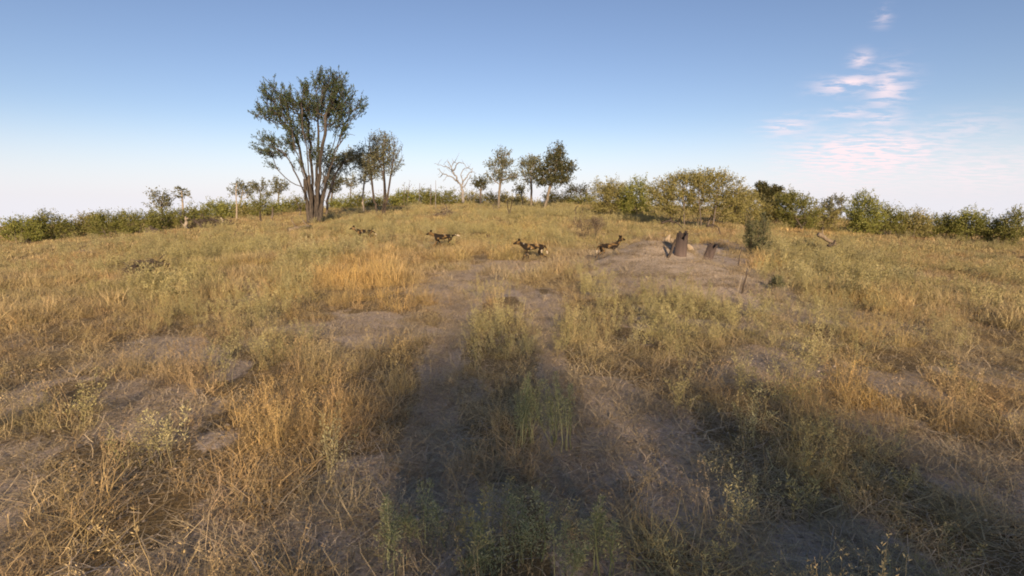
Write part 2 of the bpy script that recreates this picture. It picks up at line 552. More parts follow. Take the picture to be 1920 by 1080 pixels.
def leaf_quads(P, D, length, width, rng=RNG, droop=0.0):
    """diamond leaves at P pointing along D"""
    n = len(P)
    D = D / (np.linalg.norm(D, axis=1, keepdims=True) + 1e-9)
    rnd = rng.normal(0, 1, (n, 3))
    Sd = np.cross(D, rnd); Sd /= (np.linalg.norm(Sd, axis=1, keepdims=True) + 1e-9)
    Ln = length * rng.uniform(0.6, 1.3, (n, 1)); Wd = width * rng.uniform(0.7, 1.3, (n, 1))
    a = P; b = P + D * Ln * 0.45 + Sd * Wd / 2; c = P + D * Ln; d = P + D * Ln * 0.45 - Sd * Wd / 2
    V = np.stack([a, b, c, d], 1).reshape(-1, 3)
    flat = np.arange(4 * n)
    sizes = np.full(n, 4)
    val = np.repeat(rng.uniform(0, 1, (n, 3)), 4, axis=0)
    return V, flat, sizes, val


def merge(parts):
    Vs, Fs, Ss, As = [], [], [], []
    off = 0
    for V, F, S_, A in parts:
        Vs.append(V); Fs.append(np.asarray(F) + off); Ss.append(S_); As.append(A)
        off += len(V)
    return np.vstack(Vs), np.concatenate(Fs), np.concatenate(Ss), np.vstack(As)


def to_mesh(name, parts, mat, smooth=False):
    V, F, S_, A = merge(parts)
    A4 = np.ones((len(V), 4)); A4[:, :3] = A
    return mesh_np(name, V, F, S_, mat, {'bv': ('POINT', 'FLOAT_COLOR', A4)}, smooth)


def stalk(rng, h, w, lean, n_leaf, leaf_l, leaf_w, side_len):
    """one upright feathery stem: a thin ribbon and many small leaves on side shoots"""
    ang = rng.uniform(0, 2 * PI)
    parts = []
    k = 7
    ts = np.linspace(0, 1, k)
    off = lean * ts ** 1.6
    wob = np.cumsum(rng.normal(0, 0.012, (k, 2)), axis=0) * h * 2
    C = np.stack([np.cos(ang) * off + wob[:, 0], np.sin(ang) * off + wob[:, 1], ts * h], 1)
    a2 = rng.uniform(0, PI)
    sv = np.array([math.cos(a2), math.sin(a2), 0])
    hw = (w * (1 - 0.7 * ts) / 2)[:, None]
    V = np.stack([C - sv * hw, C + sv * hw], 1).reshape(-1, 3)
    F = np.concatenate([[2 * i, 2 * i + 1, 2 * i + 3, 2 * i + 2] for i in range(k - 1)])
    stem = (V, F, np.full(k - 1, 4), np.tile(rng.uniform(0, 1, (1, 3)) * [0.5, 1, 1], (len(V), 1)))
    t = rng.uniform(0.22, 1.0, n_leaf) ** 0.8
    idx = np.clip(t * (k - 1), 0, k - 1.001); i0 = idx.astype(int); fr = (idx - i0)[:, None]
    P = C[i0] * (1 - fr) + C[i0 + 1] * fr
    az = rng.uniform(0, 2 * PI, n_leaf)
    rr = side_len * rng.uniform(0, 1, n_leaf) * (1.15 - t)
    P = P + np.stack([np.cos(az) * rr, np.sin(az) * rr, rr * 0.9], 1)
    D = np.stack([np.cos(az), np.sin(az), rng.uniform(0.3, 1.6, n_leaf)], 1)
    lv = leaf_quads(P, D, leaf_l, leaf_w, rng)
    return stem, lv, C


HID = bpy.data.collections.new('tuft_sources')


def proto_set(name, meshes):
    c = bpy.data.collections.new(name)
    for i, me in enumerate(meshes):
        o = bpy.data.objects.new(f'{name}_{i:02d}', me)
        c.objects.link(o)
    return c


def scatter(name, label, cat, coll, nproto, P, rot, scl, tint):
    n = len(P)
    me = bpy.data.meshes.new(name)
    me.vertices.add(n)
    me.vertices.foreach_set('co', P.astype(np.float32).ravel())
    for nm, typ, arr, key in (('rot', 'FLOAT_VECTOR', rot, 'vector'), ('scl', 'FLOAT_VECTOR', scl, 'vector'), ('tint', 'FLOAT_COLOR', tint, 'color')):
        a = me.attributes.new(nm, typ, 'POINT')
        a.data.foreach_set(key, arr.astype(np.float32).ravel())
    a = me.attributes.new('pick', 'INT', 'POINT')
    a.data.foreach_set('value', RNG.integers(0, nproto, n).astype(np.int32))
    me.update()
    o = link(name, me)
    tag(o, label, cat, kind='stuff')
    ng = bpy.data.node_groups.new(name, 'GeometryNodeTree')
    ng.interface.new_socket('Geometry', in_out='INPUT', socket_type='NodeSocketGeometry')
    ng.interface.new_socket('Geometry', in_out='OUTPUT', socket_type='NodeSocketGeometry')
    gi = ng.nodes.new('NodeGroupInput'); go = ng.nodes.new('NodeGroupOutput')
    ci = ng.nodes.new('GeometryNodeCollectionInfo')
    ci.inputs['Collection'].default_value = coll
    ci.inputs['Separate Children'].default_value = True
    ci.inputs['Reset Children'].default_value = True
    ip = ng.nodes.new('GeometryNodeInstanceOnPoints')
    ip.inputs['Pick Instance'].default_value = True
    L = ng.links.new
    L(gi.outputs[0], ip.inputs['Points']); L(ci.outputs[0], ip.inputs['Instance'])
    for nm, typ, sock in (('pick', 'INT', 'Instance Index'), ('rot', 'FLOAT_VECTOR', 'Rotation'), ('scl', 'FLOAT_VECTOR', 'Scale')):
        na = ng.nodes.new('GeometryNodeInputNamedAttribute')
        na.data_type = typ
        na.inputs['Name'].default_value = nm
        L(na.outputs['Attribute'], ip.inputs[sock])
    L(ip.outputs[0], go.inputs[0])
    md = o.modifiers.new('scatter', 'NODES')
    md.node_group = ng
    return o


def band_points(bands, spread=56):
    out = []
    for d0, d1, dens in bands:
        ar = math.radians(spread) * (d1 * d1 - d0 * d0)
        n = int(ar * dens)
        r = np.sqrt(RNG.uniform(d0 * d0, d1 * d1, n))
        t = RNG.uniform(-math.radians(spread), math.radians(spread), n)
        out.append(np.stack([r * np.sin(t), r * np.cos(t)], 1))
    return np.vstack(out)


UMBER = np.array([0.31, 0.175, 0.08]); STRAW = np.array([0.47, 0.355, 0.18]); GOLDC = np.array([0.66, 0.41, 0.12]); RUST = np.array([0.42, 0.22, 0.085])
OLIVE = np.array([0.31, 0.285, 0.095]); SAGE = np.array([0.31, 0.30, 0.145]); GREY = np.array([0.38, 0.315, 0.25])
MBLADE = blade_mat('grass_blade')


def tints(x, y, z, kind):
    n = len(x)
    g = green_f(x, y, z)[:, None]; go = gold_f(x, y, z)[:, None]; b = bare_f(x, y, z)[:, None]
    r = RNG.uniform(0, 1, (n, 1)); r2 = RNG.uniform(0, 1, (n, 1))
    rust = sst(0.52, 0.72, vnoise(x, y, 2.6, 77, 2))[:, None]
    if kind == 'dry':
        c = STRAW * (1 - go) + GOLDC * go
        c = c * (1 - 0.55 * rust * (1 - go)) + RUST * 0.55 * rust * (1 - go)
        r3 = RNG.uniform(0, 1, (n, 1)); kb = np.clip((r3 - 0.62) * 1.9, 0, 0.6); c = c * (1 - kb) + UMBER * kb
        k = np.clip(0.75 * g + 0.6 * (r - 0.42), 0, 0.85)
        c = c * (1 - k) + OLIVE * 1.15 * k
        k = np.clip(b * 0.9 - 0.1, 0, 0.8)
        c = c * (1 - k) + GREY * k
    elif kind == 'herb':
        c = OLIVE * (1 - r) + SAGE * r
        k = 0.30 * r2
        c = c * (1 - k) + STRAW * k
    elif kind == 'debris':
        c = np.array([0.15, 0.105, 0.07]) * (1 - r) + GREY * r
    else:
        c = GREY * (1 - r) + STRAW * r
        c = c * 1.0
    c = c * (0.60 + 0.68 * r2)
    out = np.ones((n, 4)); out[:, :3] = np.clip(c, 0, 0.8)
    return out


def footprint_clear(x, y):
    """no tufts inside stumps, nor in front of the lens"""
    k = np.hypot(x, y) > 1.2
    k &= ~((np.abs(x - 4.62) < 0.28) & (np.abs(y - 14.0) < 0.3))
    return k


def run_layer(nm, label, cat, coll, npr, bands, prob, kind, sc, hsc, spread=56):
    P = band_points(bands, spread)
    x, y = P[:, 0], P[:, 1]
    z = gz(x, y)
    keep = (RNG.uniform(0, 1, len(x)) < prob(x, y, z)) & footprint_clear(x, y)
    x, y, z = x[keep], y[keep], z[keep]
    n = len(x)
    rot = np.stack([RNG.normal(0, 0.10, n), RNG.normal(0, 0.10, n), RNG.uniform(0, 2 * PI, n)], 1)
    s = sc(x, y) * RNG.uniform(0.7, 1.3, n)
    hh = s * hsc(x, y, z) * RNG.uniform(0.7, 1.25, n)
    scl = np.stack([s, s, hh], 1)
    t = tints(x, y, z, kind)
    scatter(nm, label, cat, coll, npr, np.stack([x, y, z - 0.01], 1), rot, scl, t)
    return n


def build_grass():
    rg = np.random.default_rng(11)
    near = [to_mesh('tuft', [blades(44, 0.12, 0.05, 0.23, 0.0046, 1.6, 1.8, 0.75, rg), blades(8, 0.06, 0.16, 0.36, 0.0036, 1.1, 1.2, 0.4, rg)], MBLADE) for _ in range(12)]
    for q in range(5):
        ps = [blades(22, 0.09, 0.05, 0.20, 0.005, 1.4, 1.6, 0.6, rg)]
        for k in range(9):
            st, lv, C = stalk(rg, rg.uniform(0.22, 0.46), 0.0032, rg.uniform(0.03, 0.16), 26, 0.016, 0.0045, 0.02)
            o = np.array([*rg.normal(0, 0.05, 2), 0])
            up = lv[0].reshape(-1, 4, 3)[:, 0, 2] > 0.62 * C[-1][2]
            Vl = lv[0].reshape(-1, 4, 3)[up].reshape(-1, 3)
            ps += [(st[0] + o, *st[1:])]
            if len(Vl): ps += [(Vl + o, np.arange(len(Vl)), np.full(len(Vl) // 4, 4), lv[3][:len(Vl)])]
        near.append(to_mesh('tuft', ps, MBLADE))
    for q in range(3):
        near.append(to_mesh('tuft', [blades(70, 0.13, 0.03, 0.12, 0.006, 1.8, 2.0, 0.9, rg)], MBLADE))
    c1 = proto_set('near_tuft', near)
    mid = [to_mesh('tuft', [blades(50, 0.15 + 0.03 * (q % 4), 0.08, 0.30 + 0.05 * (q % 5), 0.009, 1.0, 0.7, 0.35, rg)], MBLADE) for q in range(10)]
    c2 = proto_set('mid_tuft', mid)
    far = [to_mesh('tuft', [blades(70, 0.55, 0.14, 0.34, 0.024, 0.8, 0.3, 0.3, rg)], MBLADE) for _ in range(6)]
    c3 = proto_set('far_tuft', far)

    def cover(x, y, z):
        b = bare_f(x, y, z)
        return np.clip(1.15 - 1.30 * b, 0.10, 1) * np.clip(-0.75 + 3.0 * vnoise(x, y, 0.6, 90, 2) + 0.15 * sst(9, 22, np.hypot(x, y)), 0.03, 1)

    def hs(x, y, z):
        return (0.32 + 1.15 * vnoise(x, y, 1.3, 51, 2) + 0.35 * gold_f(x, y, z)) * (1 - 0.55 * bare_f(x, y, z))
    one = lambda x, y: np.ones(len(x))
    n1 = run_layer('dry_grass', 'tangled straw coloured dry grass tufts covering the near ground', 'grass', c1, 20,
                   [(1.3, 5, 72), (5, 9, 56), (9, 15, 36)], cover, 'dry', one, hs)
    n2 = run_layer('meadow_grass', 'golden and olive dry grass across the middle of the slope', 'grass', c2, 10,
                   [(13, 24, 24), (24, 40, 13)], cover, 'dry', one, hs)
    n3 = run_layer('distant_grass', 'pale olive and yellow grass on the far slope up to the crest', 'grass', c3, 6,
                   [(36, 62, 2.6), (62, 118, 1.5)], cover, 'dry', lambda x, y: 1 + sst(60, 110, np.hypot(x, y)) * 0.3, hs)
    # litter lying almost flat
    lit = [to_mesh('litter', [blades(36, 0.22, 0.04, 0.14, 0.0050, 1.8, 2.0, 1.2, rg)], MBLADE) for _ in range(8)]
    c4 = proto_set('litter', lit)
    n4 = run_layer('grass_litter', 'short grey dead stubble and straw litter on the bare sandy patches', 'litter', c4, 8,
                   [(1.3, 6, 85), (6, 20, 52)], lambda x, y, z: np.clip(0.35 + 0.65 * bare_f(x, y, z), 0, 1) * np.clip(0.1 + 1.5 * vnoise(x, y, 0.5, 14, 2), 0, 1), 'litter', one, lambda x, y, z: np.full(len(x), 0.8))
    # olive feathery herbs
    hb = []
    for _ in range(8):
        ps = []
        for s_ in range(rg.integers(4, 8)):
            st, lv, C = stalk(rg, rg.uniform(0.20, 0.44), 0.004, rg.uniform(0.03, 0.20), 90, 0.020, 0.0055, 0.075)
            o = np.array([*rg.normal(0, 0.06, 2), 0])
            ps += [(st[0] + o, *st[1:]), (lv[0] + o, *lv[1:])]
        hb.append(to_mesh('herb', ps, MBLADE))
    c5 = proto_set('herb', hb)
    n5 = run_layer('feathery_herbs', 'olive green feathery herbs mixed through the near dry grass', 'herbs', c5, 8,
                   [(1.5, 6, 18), (6, 15, 19)], lambda x, y, z: np.clip(green_f(x, y, z) * 1.25 - 0.18, 0, 1) * np.clip(1.1 - bare_f(x, y, z), 0, 1), 'herb', one,
                   lambda x, y, z: 0.7 + 0.6 * vnoise(x, y, 1.4, 12, 2))
    hb = []
    for _ in range(6):
        ps = []
        for s_ in range(rg.integers(6, 10)):
            st, lv, C = stalk(rg, rg.uniform(0.3, 0.65), 0.009, rg.uniform(0.03, 0.22), 60, 0.05, 0.012, 0.12)
            o = np.array([*rg.normal(0, 0.18, 2), 0])
            ps += [(st[0] + o, *st[1:]), (lv[0] + o, *lv[1:])]
        hb.append(to_mesh('herb', ps, MBLADE))
    c6 = proto_set('slope_herb', hb)
    n6 = run_layer('slope_herbs', 'soft olive green herbs in patches on the middle and far slope', 'herbs', c6, 6,
                   [(13, 30, 7.5), (30, 60, 3.2), (60, 112, 1.0)], lambda x, y, z: np.clip(green_f(x, y, z) * 1.2 - 0.05, 0, 1) * np.clip(3.4 * vnoise(x, y, 2.3, 71, 2) - 1.25, 0.04, 1) * np.clip(1.1 - bare_f(x, y, z), 0, 1), 'herb',
                   lambda x, y: 1 + sst(30, 100, np.hypot(x, y)) * 0.4, lambda x, y, z: 0.60 + 0.55 * vnoise(x, y, 3, 12, 2))
    print('GRASS', n1, n2, n3, n4, n5, n6)


build_grass()


def build_debris():
    rg = np.random.default_rng(19)
    src = []
    for q in range(6):
        ps = []
        for k in range(5):
            a = rg.uniform(0, 2 * PI); L_ = rg.uniform(0.04, 0.16)
            c = np.array([*rg.normal(0, 0.10, 2), 0.008])
            dv = np.array([math.cos(a), math.sin(a), rg.normal(0, 0.08)]) * L_
            pts = np.array([c - dv / 2, c + rg.normal(0, 0.006, 3), c + dv / 2])
            w = rg.uniform(0.0015, 0.004)
            sd = np.array([-math.sin(a), math.cos(a), 0.3]) * w
            V = np.vstack([[p - sd, p + sd] for p in pts])
            ps.append((V, np.array([0, 1, 3, 2, 2, 3, 5, 4]), np.array([4, 4]), np.tile(rg.uniform(0, 1, (1, 3)), (6, 1))))
        for k in range(3):
            c = np.array([*rg.normal(0, 0.12, 2), 0.0]); r = rg.uniform(0.006, 0.022)
            V = np.array([[1, 0, 0], [0.2, .9, .1], [-.9, .3, 0], [-.5, -.8, 0], [.5, -.8, .1], [0.1, 0.1, .9]]) * r * rg.uniform(0.7, 1.3, (6, 1)) + c
            F = np.array([0, 1, 5, 1, 2, 5, 2, 3, 5, 3, 4, 5, 4, 0, 5])
            ps.append((V, F, np.full(5, 3), np.tile(rg.uniform(0, 1, (1, 3)), (6, 1))))
        src.append(to_mesh('debris', ps, MBLADE))
    c7 = proto_set('debris', src)
    run_layer('ground_debris', 'broken twigs and small earth clods strewn over the bare sand', 'debris', c7, 6,
              [(1.3, 6, 30), (6, 18, 14)], lambda x, y, z: np.clip(0.25 + 0.7 * bare_f(x, y, z), 0, 1), 'debris', lambda x, y: np.ones(len(x)), lambda x, y, z: np.ones(len(x)))


build_debris()

# ------------------------------------------------------------------ wood: tubes through a branching skeleton
def tube(C, R, sides=6, cap=True, rng=RNG):
    C = np.asarray(C, float); R = np.asarray(R, float)
    n = len(C)
    T = np.gradient(C, axis=0)
    T /= (np.linalg.norm(T, axis=1, keepdims=True) + 1e-9)
    ref = np.array([0.31, 0.95, 0.05]) if abs(T[0][2]) > 0.7 else np.array([0.05, 0.1, 1.0])
    u = np.cross(T, np.tile(ref, (n, 1))); u /= (np.linalg.norm(u, axis=1, keepdims=True) + 1e-9)
    v = np.cross(T, u)
    a = np.linspace(0, 2 * PI, sides, endpoint=False)
    V = C[:, None, :] + R[:, None, None] * (np.cos(a)[None, :, None] * u[:, None, :] + np.sin(a)[None, :, None] * v[:, None, :])
    V = V.reshape(-1, 3)
    i = np.arange(n - 1)[:, None]; j = np.arange(sides)[None, :]; j2 = (j + 1) % sides
    F = np.stack([i * sides + j, i * sides + j2, (i + 1) * sides + j2, (i + 1) * sides + j], -1).reshape(-1)
    S_ = np.full((n - 1) * sides, 4)
    if cap:
        F = np.concatenate([F, np.arange(sides)[::-1], (n - 1) * sides + np.arange(sides)])
        S_ = np.concatenate([S_, [sides, sides]])
    return V, F, S_, np.tile(rng.uniform(0, 1, (1, 3)), (len(V), 1))


def colonize(starts, att, step, kill, iters, rng, infl=1e9, grav=0.0):
    """space colonisation: starts = list of polylines (n,3); returns nodes, parents"""
    P = []; par = []
    for pl in starts:
        for i, p in enumerate(pl):
            P.append(np.array(p, float)); par.append(-1 if i == 0 else len(P) - 2)
    att = att.copy()
    A = np.array(P)
    d = np.linalg.norm(att[:, None] - A[None], axis=2)
    near = d.argmin(1); dist = d.min(1)
    alive = dist > kill
    for it in range(iters):
        ids = np.where(alive & (dist < infl))[0]
        if len(ids) == 0: break
        nn = near[ids]
        Parr = np.array(P)
        vec = att[ids] - Parr[nn]; vec /= (np.linalg.norm(vec, axis=1, keepdims=True) + 1e-9)
        acc = np.zeros((len(P), 3)); np.add.at(acc, nn, vec)
        g = np.unique(nn)
        new = []
        for k in g:
            dv = acc[k] + rng.normal(0, 0.18, 3) * (1 + 0.05 * len(ids) / max(1, len(g)))
            dv[2] += grav
            dv /= (np.linalg.norm(dv) + 1e-9)
            q = P[k] + dv * step
            new.append(q); P.append(q); par.append(int(k))
        new = np.array(new)
        dd = np.linalg.norm(att[:, None] - new[None], axis=2)
        m = dd.min(1); am = dd.argmin(1) + len(P) - len(new)
        up = m < dist
        near[up] = am[up]; dist[up] = m[up]
        alive &= dist > kill
    return np.array(P), np.array(par)


def skeleton_mesh(P, par, r_base, r_tip, expo=2.3, sides=6, flare=1.0):
    n = len(P)
    acc = np.zeros(n)
    kids = [[] for _ in range(n)]
    for i in range(n):
        if par[i] >= 0: kids[par[i]].append(i)
    for i in range(n - 1, -1, -1):
        if not kids[i]: acc[i] = 1.0
        if par[i] >= 0: acc[par[i]] += acc[i]
    r = acc ** (1 / expo)
    k = (r_base) / r.max()
    r = np.maximum(r * k, r_tip)
    order = np.arange(n)
    parts = []
    roots = [i for i in range(n) if par[i] < 0]
    stack = [(i, None) for i in roots]
    while stack:
        s, pr = stack.pop()
        chain = ([pr] if pr is not None else []) + [s]
        cur = s
        while kids[cur]:
            ks = sorted(kids[cur], key=lambda q: -acc[q])
            for o in ks[1:]: stack.append((o, cur))
            cur = ks[0]; chain.append(cur)
        if len(chain) < 2: continue
        C = P[chain]; R = r[chain].copy()
        if pr is not None: R[0] = min(R[0], R[1] * 1.25)
        R[-1] *= 0.4
        sd = sides if R.max() > r_base * 0.25 else 4
        parts.append(tube(C, R, sd, True))
    return parts, r, acc


def ell_points(rng, n, c, r, shell=0.0):
    v = rng.normal(0, 1, (n, 3)); v /= np.linalg.norm(v, axis=1, keepdims=True)
    rad = rng.uniform(shell, 1, (n, 1)) ** (1 / 3)
    return np.asarray(c) + v * rad * np.asarray(r)


def px_blobs(blist, d, base):
    """pixel ellipses (px,py,rx,ry[,dy]) at depth d -> local ellipsoids"""
    out = []
    for b in blist:
        dy = (b[4] if len(b) > 4 else 0.0)
        c = at_depth(b[0], b[1], d) - base
        c[1] += dy
        s = d / FOC
        out.append((c, (b[2] * s, max(b[2], b[3]) * s * 0.85, b[3] * s)))
    return out


def make_tree(name, label, cat, px, d, blist, pos=None, wells=None, leaf=ML_FAR, bark=MB_GREY, n_att=220, n_leaf=2500, ls=0.2, lw=0.09, r_base=None, stems=1, group=None,
              seed=1, spread=0.3, trunk_h=0.0, step=None, kill=None, foot=0.15, base_y=None, leafy=1.0, lean=None, iters=60, leaf_dir=0.35, shoot=None, crown_name='crown', flat_bottom=None, r_tip=None, bare_list=()):
    rng = np.random.default_rng(seed * 97 + 5)
    X = 0.0 if pos is not None else at_depth(px, 400, d)[0]
    base = np.array([X, d, g1(X, d)])
    ells = px_blobs(blist, d, base) if wells is None else wells
    bells = px_blobs(bare_list, d, base)
    if pos is not None: base = pos
    vol = np.array([np.prod(e[1]) ** 0.8 for e in ells + bells]); vol = vol / vol.sum()
    att = np.vstack([ell_points(rng, max(3, int(n_att * v)), e[0], e[1], 0.05) for e, v in zip(ells + bells, vol)])
    is_leaf = np.concatenate([np.full(max(3, int(n_att * v)), i < len(ells)) for i, v in enumerate(vol)])
    ok = att[:, 2] > 0.1
    att = att[ok]; is_leaf = is_leaf[ok]
    size = max(e[1][0] for e in ells + bells) + max(e[1][2] for e in ells + bells)
    step = step or max(0.18, size * 0.09); kill = kill or step * 1.3
    starts = []
    top = att[:, 2].max()
    for s_ in range(stems):
        a = rng.uniform(0, 2 * PI) if stems > 1 else 0
        f = foot if stems > 1 else 0
        b0 = np.array([math.cos(a) * f, math.sin(a) * f, -0.15])
        k = max(2, int((trunk_h + 0.2) / step) + 1)
        dirn = np.array([math.cos(a) * 0.22 * (stems > 1), math.sin(a) * 0.22 * (stems > 1), 1.0])
        if lean is not None: dirn[0] += lean
        pl = [b0 + dirn * step * q * 0.999 + np.array([*rng.normal(0, 0.06 * step, 2), 0]) * q ** 0.5 for q in range(k + 1)]
        starts.append(pl)
    P, par = colonize(starts, att, step, kill, iters, rng)
    r_base = r_base or 0.03 * top
    rt = r_tip or max(0.012, 0.00035 * d)
    parts, r, acc = skeleton_mesh(P, par, r_base * 0.75, rt, 1.95)
    root = empty(name, base)
    tag(root, label, cat, group)
    tn = to_mesh('trunk', parts, bark, True)
    link('trunk' if crown_name == 'crown' else 'stem', tn, root)
    if n_leaf > 0:
        La = att[is_leaf]
        # clumps: some attractors carry much more foliage than others
        w = rng.uniform(0.1, 1, len(La)) ** 1.6
        w /= w.sum()
        pick = rng.choice(len(La), n_leaf, p=w)
        shoot_ = spread * 3.2 if shoot is None else shoot
        ns = max(20, n_leaf // 16)
        so = La[rng.choice(len(La), ns, p=w)] + rng.normal(0, 1, (ns, 3)) * spread * np.array([1, 1, 0.6])
        sdir = so - np.array([0, 0, top * 0.25]); sdir /= (np.linalg.norm(sdir, axis=1, keepdims=True) + 1e-9)
        sdir = sdir + rng.normal(0, 0.45, sdir.shape) + np.array([0, 0, 0.1]); sdir /= np.linalg.norm(sdir, axis=1, keepdims=True)
        sk_ = rng.integers(0, ns, n_leaf)
        Q = so[sk_] + sdir[sk_] * (rng.uniform(-0.3, 1.0, (n_leaf, 1)) * shoot_ * rng.uniform(0.5, 1.3, (ns, 1))[sk_]) + rng.normal(0, 1, (n_leaf, 3)) * ls * 0.35
        keep = Q[:, 2] > 0.05
        Q = Q[keep]
        c = La.mean(0)
        D = (Q - c); D /= (np.linalg.norm(D, axis=1, keepdims=True) + 1e-9)
        D = D * leaf_dir + rng.normal(0, 0.6, D.shape) + np.array([0, 0, 0.15])
        lv = leaf_quads(Q, D, ls, lw, rng)
        link(crown_name, to_mesh(crown_name, [lv], leaf), root)
    return root, P, par


# --- the tall many-stemmed tree left of centre
D_BIG = 47.0
bigb = [(578 + (a - 578) * 1.0, 262 + (b - 262) * 0.91, c * 0.90, d * 0.80) for a, b, c, d in [(522, 175, 34, 27), (508, 212, 34, 16), (560, 200, 40, 26), (545, 232, 34, 12), (575, 168, 22, 20), (615, 150, 32, 22), (630, 178, 34, 26), (600, 205, 42, 26), (645, 208, 28, 18), (672, 196, 15, 12),
        (625, 235, 30, 16), (565, 250, 28, 20), (505, 270, 22, 12), (520, 290, 34, 12), (545, 275, 22, 16), (515, 318, 8, 6), (640, 255, 14, 9), (600, 300, 26, 26), (560, 320, 10, 12), (487, 212, 14, 6), (640, 140, 14, 10), (490, 285, 12, 8)]]


def big_tree():
    rng = np.random.default_rng(5)
    X = at_depth(590, 400, D_BIG)[0]
    base = np.array([X, D_BIG, g1(X, D_BIG)])
    s = D_BIG / FOC
    ells = px_blobs(bigb, D_BIG, base)
    vol = np.array([np.prod(e[1]) ** 0.75 for e in ells]); vol /= vol.sum()
    att = np.vstack([ell_points(rng, max(8, int(2300 * v)), e[0], e[1]) for e, v in zip(ells, vol)])
    dep = att[:, 1].copy()
    starts = []
    # stems fan out from one foot: foot offset (px) and target (px, py)
    for fx, tx, ty, dy in ((-16, 548, 250, .5), (-10, 562, 262, -1), (-6, 572, 240, 1.4), (-3, 585, 262, -.6), (0, 596, 245, .2), (3, 606, 262, 1.0), (6, 618, 255, -1.2), (9, 628, 262, .6),
                           (13, 640, 268, -.3), (-12, 555, 300, 1.2), (4, 600, 290, -1.6), (-8, 566, 225, .9), (-2, 590, 215, -1.8), (2, 612, 225, 2.0), (7, 622, 222, -.9), (-14, 540, 285, -.7), (-5, 580, 285, 2.1), (11, 632, 300, 1.4)):
        p0 = at_depth(592 + fx * 0.40, 412, D_BIG) - base; p0[2] = -0.2; p0[1] = rng.uniform(-.5, .5)
        p1 = at_depth(592 + fx * 1.1, 345, D_BIG) - base; p1[1] = dy * 0.5
        p2 = at_depth(tx, ty, D_BIG) - base; p2[1] = dy * 1.6
        pl = []
        for t in np.linspace(0, 1, 16):
            q = (1 - t) ** 2 * p0 + 2 * t * (1 - t) * p1 + t * t * p2
            pl.append(q + rng.normal(0, 0.05, 3) * (t > 0))
        starts.append(pl)
    # the lone crooked limb low on the left
    limb = [at_depth(a, b, D_BIG) - base for a, b in ((584, 372), (578, 358), (566, 350), (554, 346), (545, 341), (535, 333), (526, 324), (518, 315))]
    starts.append(limb)
    tw = [at_depth(a, b, D_BIG) - base for a, b in ((630, 276), (640, 262), (647, 250), (655, 251), (664, 253))]
    P, par = colonize(starts, att, 0.36, 0.42, 70, rng)
    # each stem is its own root: thick shells
    n = len(P)
    kids = [[] for _ in range(n)]
    for i in range(n):
        if par[i] >= 0: kids[par[i]].append(i)
    parts, r, acc = skeleton_mesh(P, par, 0.135, 0.018, 2.0, 7)
    # the old pale trunk boles at the foot
    for fx, r0, top, lean in ((-4, 0.27, 330, -9), (3, 0.30, 335, 1), (8, 0.22, 330, 10), (-9, 0.20, 335, -14), (0, .24, 325, 5)):
        p0 = at_depth(592 + fx, 414, D_BIG) - base; p0[2] = -0.2; p0[1] = -0.25 + rng.uniform(-.2, .2)
        p1 = at_depth(592 + fx + lean, top, D_BIG) - base; p1[1] = 0.1
        C = [p0 * (1 - t) + p1 * t + rng.normal(0, 0.04, 3) for t in np.linspace(0, 1, 9)]
        R = [r0 * (1.25 - 0.75 * t ** 0.7) * rng.uniform(0.92, 1.08) for t in np.linspace(0, 1, 9)]
        parts.append(tube(C, R, 10))
    parts.append(tube([t + np.array([0, 0.3, 0]) for t in tw], [0.06, 0.05, 0.035, 0.025, 0.012], 5))
    root = empty('thorn_tree', base)
    tag(root, 'tallest tree, many dark stems fanning up from one foot to a broad dark crown', 'tree', 'trees on the crest')
    w = rng.uniform(0.0, 1, len(att)) ** 1.8; w /= w.sum()
    nl, ns = 21000, 1000
    so = att[rng.choice(len(att), ns)]
    sdir = so - np.array([0, 0, 3.5]); sdir /= np.linalg.norm(sdir, axis=1, keepdims=True)
    sdir = sdir + rng.normal(0, 0.38, sdir.shape) + np.array([0, 0, 0.12]); sdir /= np.linalg.norm(sdir, axis=1, keepdims=True)
    sl = rng.uniform(0.4, 1.1, (ns, 1))
    for k in range(ns):
        parts.append(tube([so[k] - sdir[k] * 0.3, so[k] + sdir[k] * sl[k] * 0.5, so[k] + sdir[k] * sl[k]], [0.022, 0.016, 0.008], 4))
    sk_ = rng.integers(0, ns, nl)
    Q = so[sk_] + sdir[sk_] * (rng.uniform(-0.2, 1, (nl, 1)) * sl[sk_]) + rng.normal(0, 0.065, (nl, 3))
    D = sdir[sk_] * 0.8 + rng.normal(0, 0.45, Q.shape)
    link('crown', to_mesh('crown', [leaf_quads(Q, D, 0.19, 0.075, rng)], ML_BIG), root)
    link('trunk', to_mesh('trunk', parts, MB_STEM, True), root)


big_tree()

TG = 'trees on the crest'
make_tree('half_bare_tree', 'slender vase shaped tree with a fine nearly bare grey top, right of the tallest tree', 'tree', 714, 55,
          [(690, 300, 26, 20), (700, 325, 20, 14), (672, 290, 14, 10), (735, 315, 12, 16), (718, 295, 24, 20), (712, 268, 22, 12)], bare_list=[(712, 265, 30, 22), (735, 275, 22, 24), (745, 295, 16, 12), (720, 290, 30, 26)],
          leaf=ML_FAR, bark=MB_DARK, n_att=2300, n_leaf=7500, ls=0.20, lw=0.08, r_base=0.16, stems=5, seed=2, spread=0.25, trunk_h=1.2, step=0.27, kill=0.28, foot=.25, iters=90, group=TG, r_tip=0.013)
make_tree('umbrella_tree', 'pale olive spreading tree half hidden behind the trunks of the tallest tree', 'tree', 612, 62,
          [(640, 302, 24, 11), (632, 318, 20, 8), (655, 296, 14, 8), (618, 325, 14, 10)], n_att=200, n_leaf=3200, ls=0.24, lw=0.1, seed=3, r_base=0.2, trunk_h=1.5, group=TG, lean=0.1)
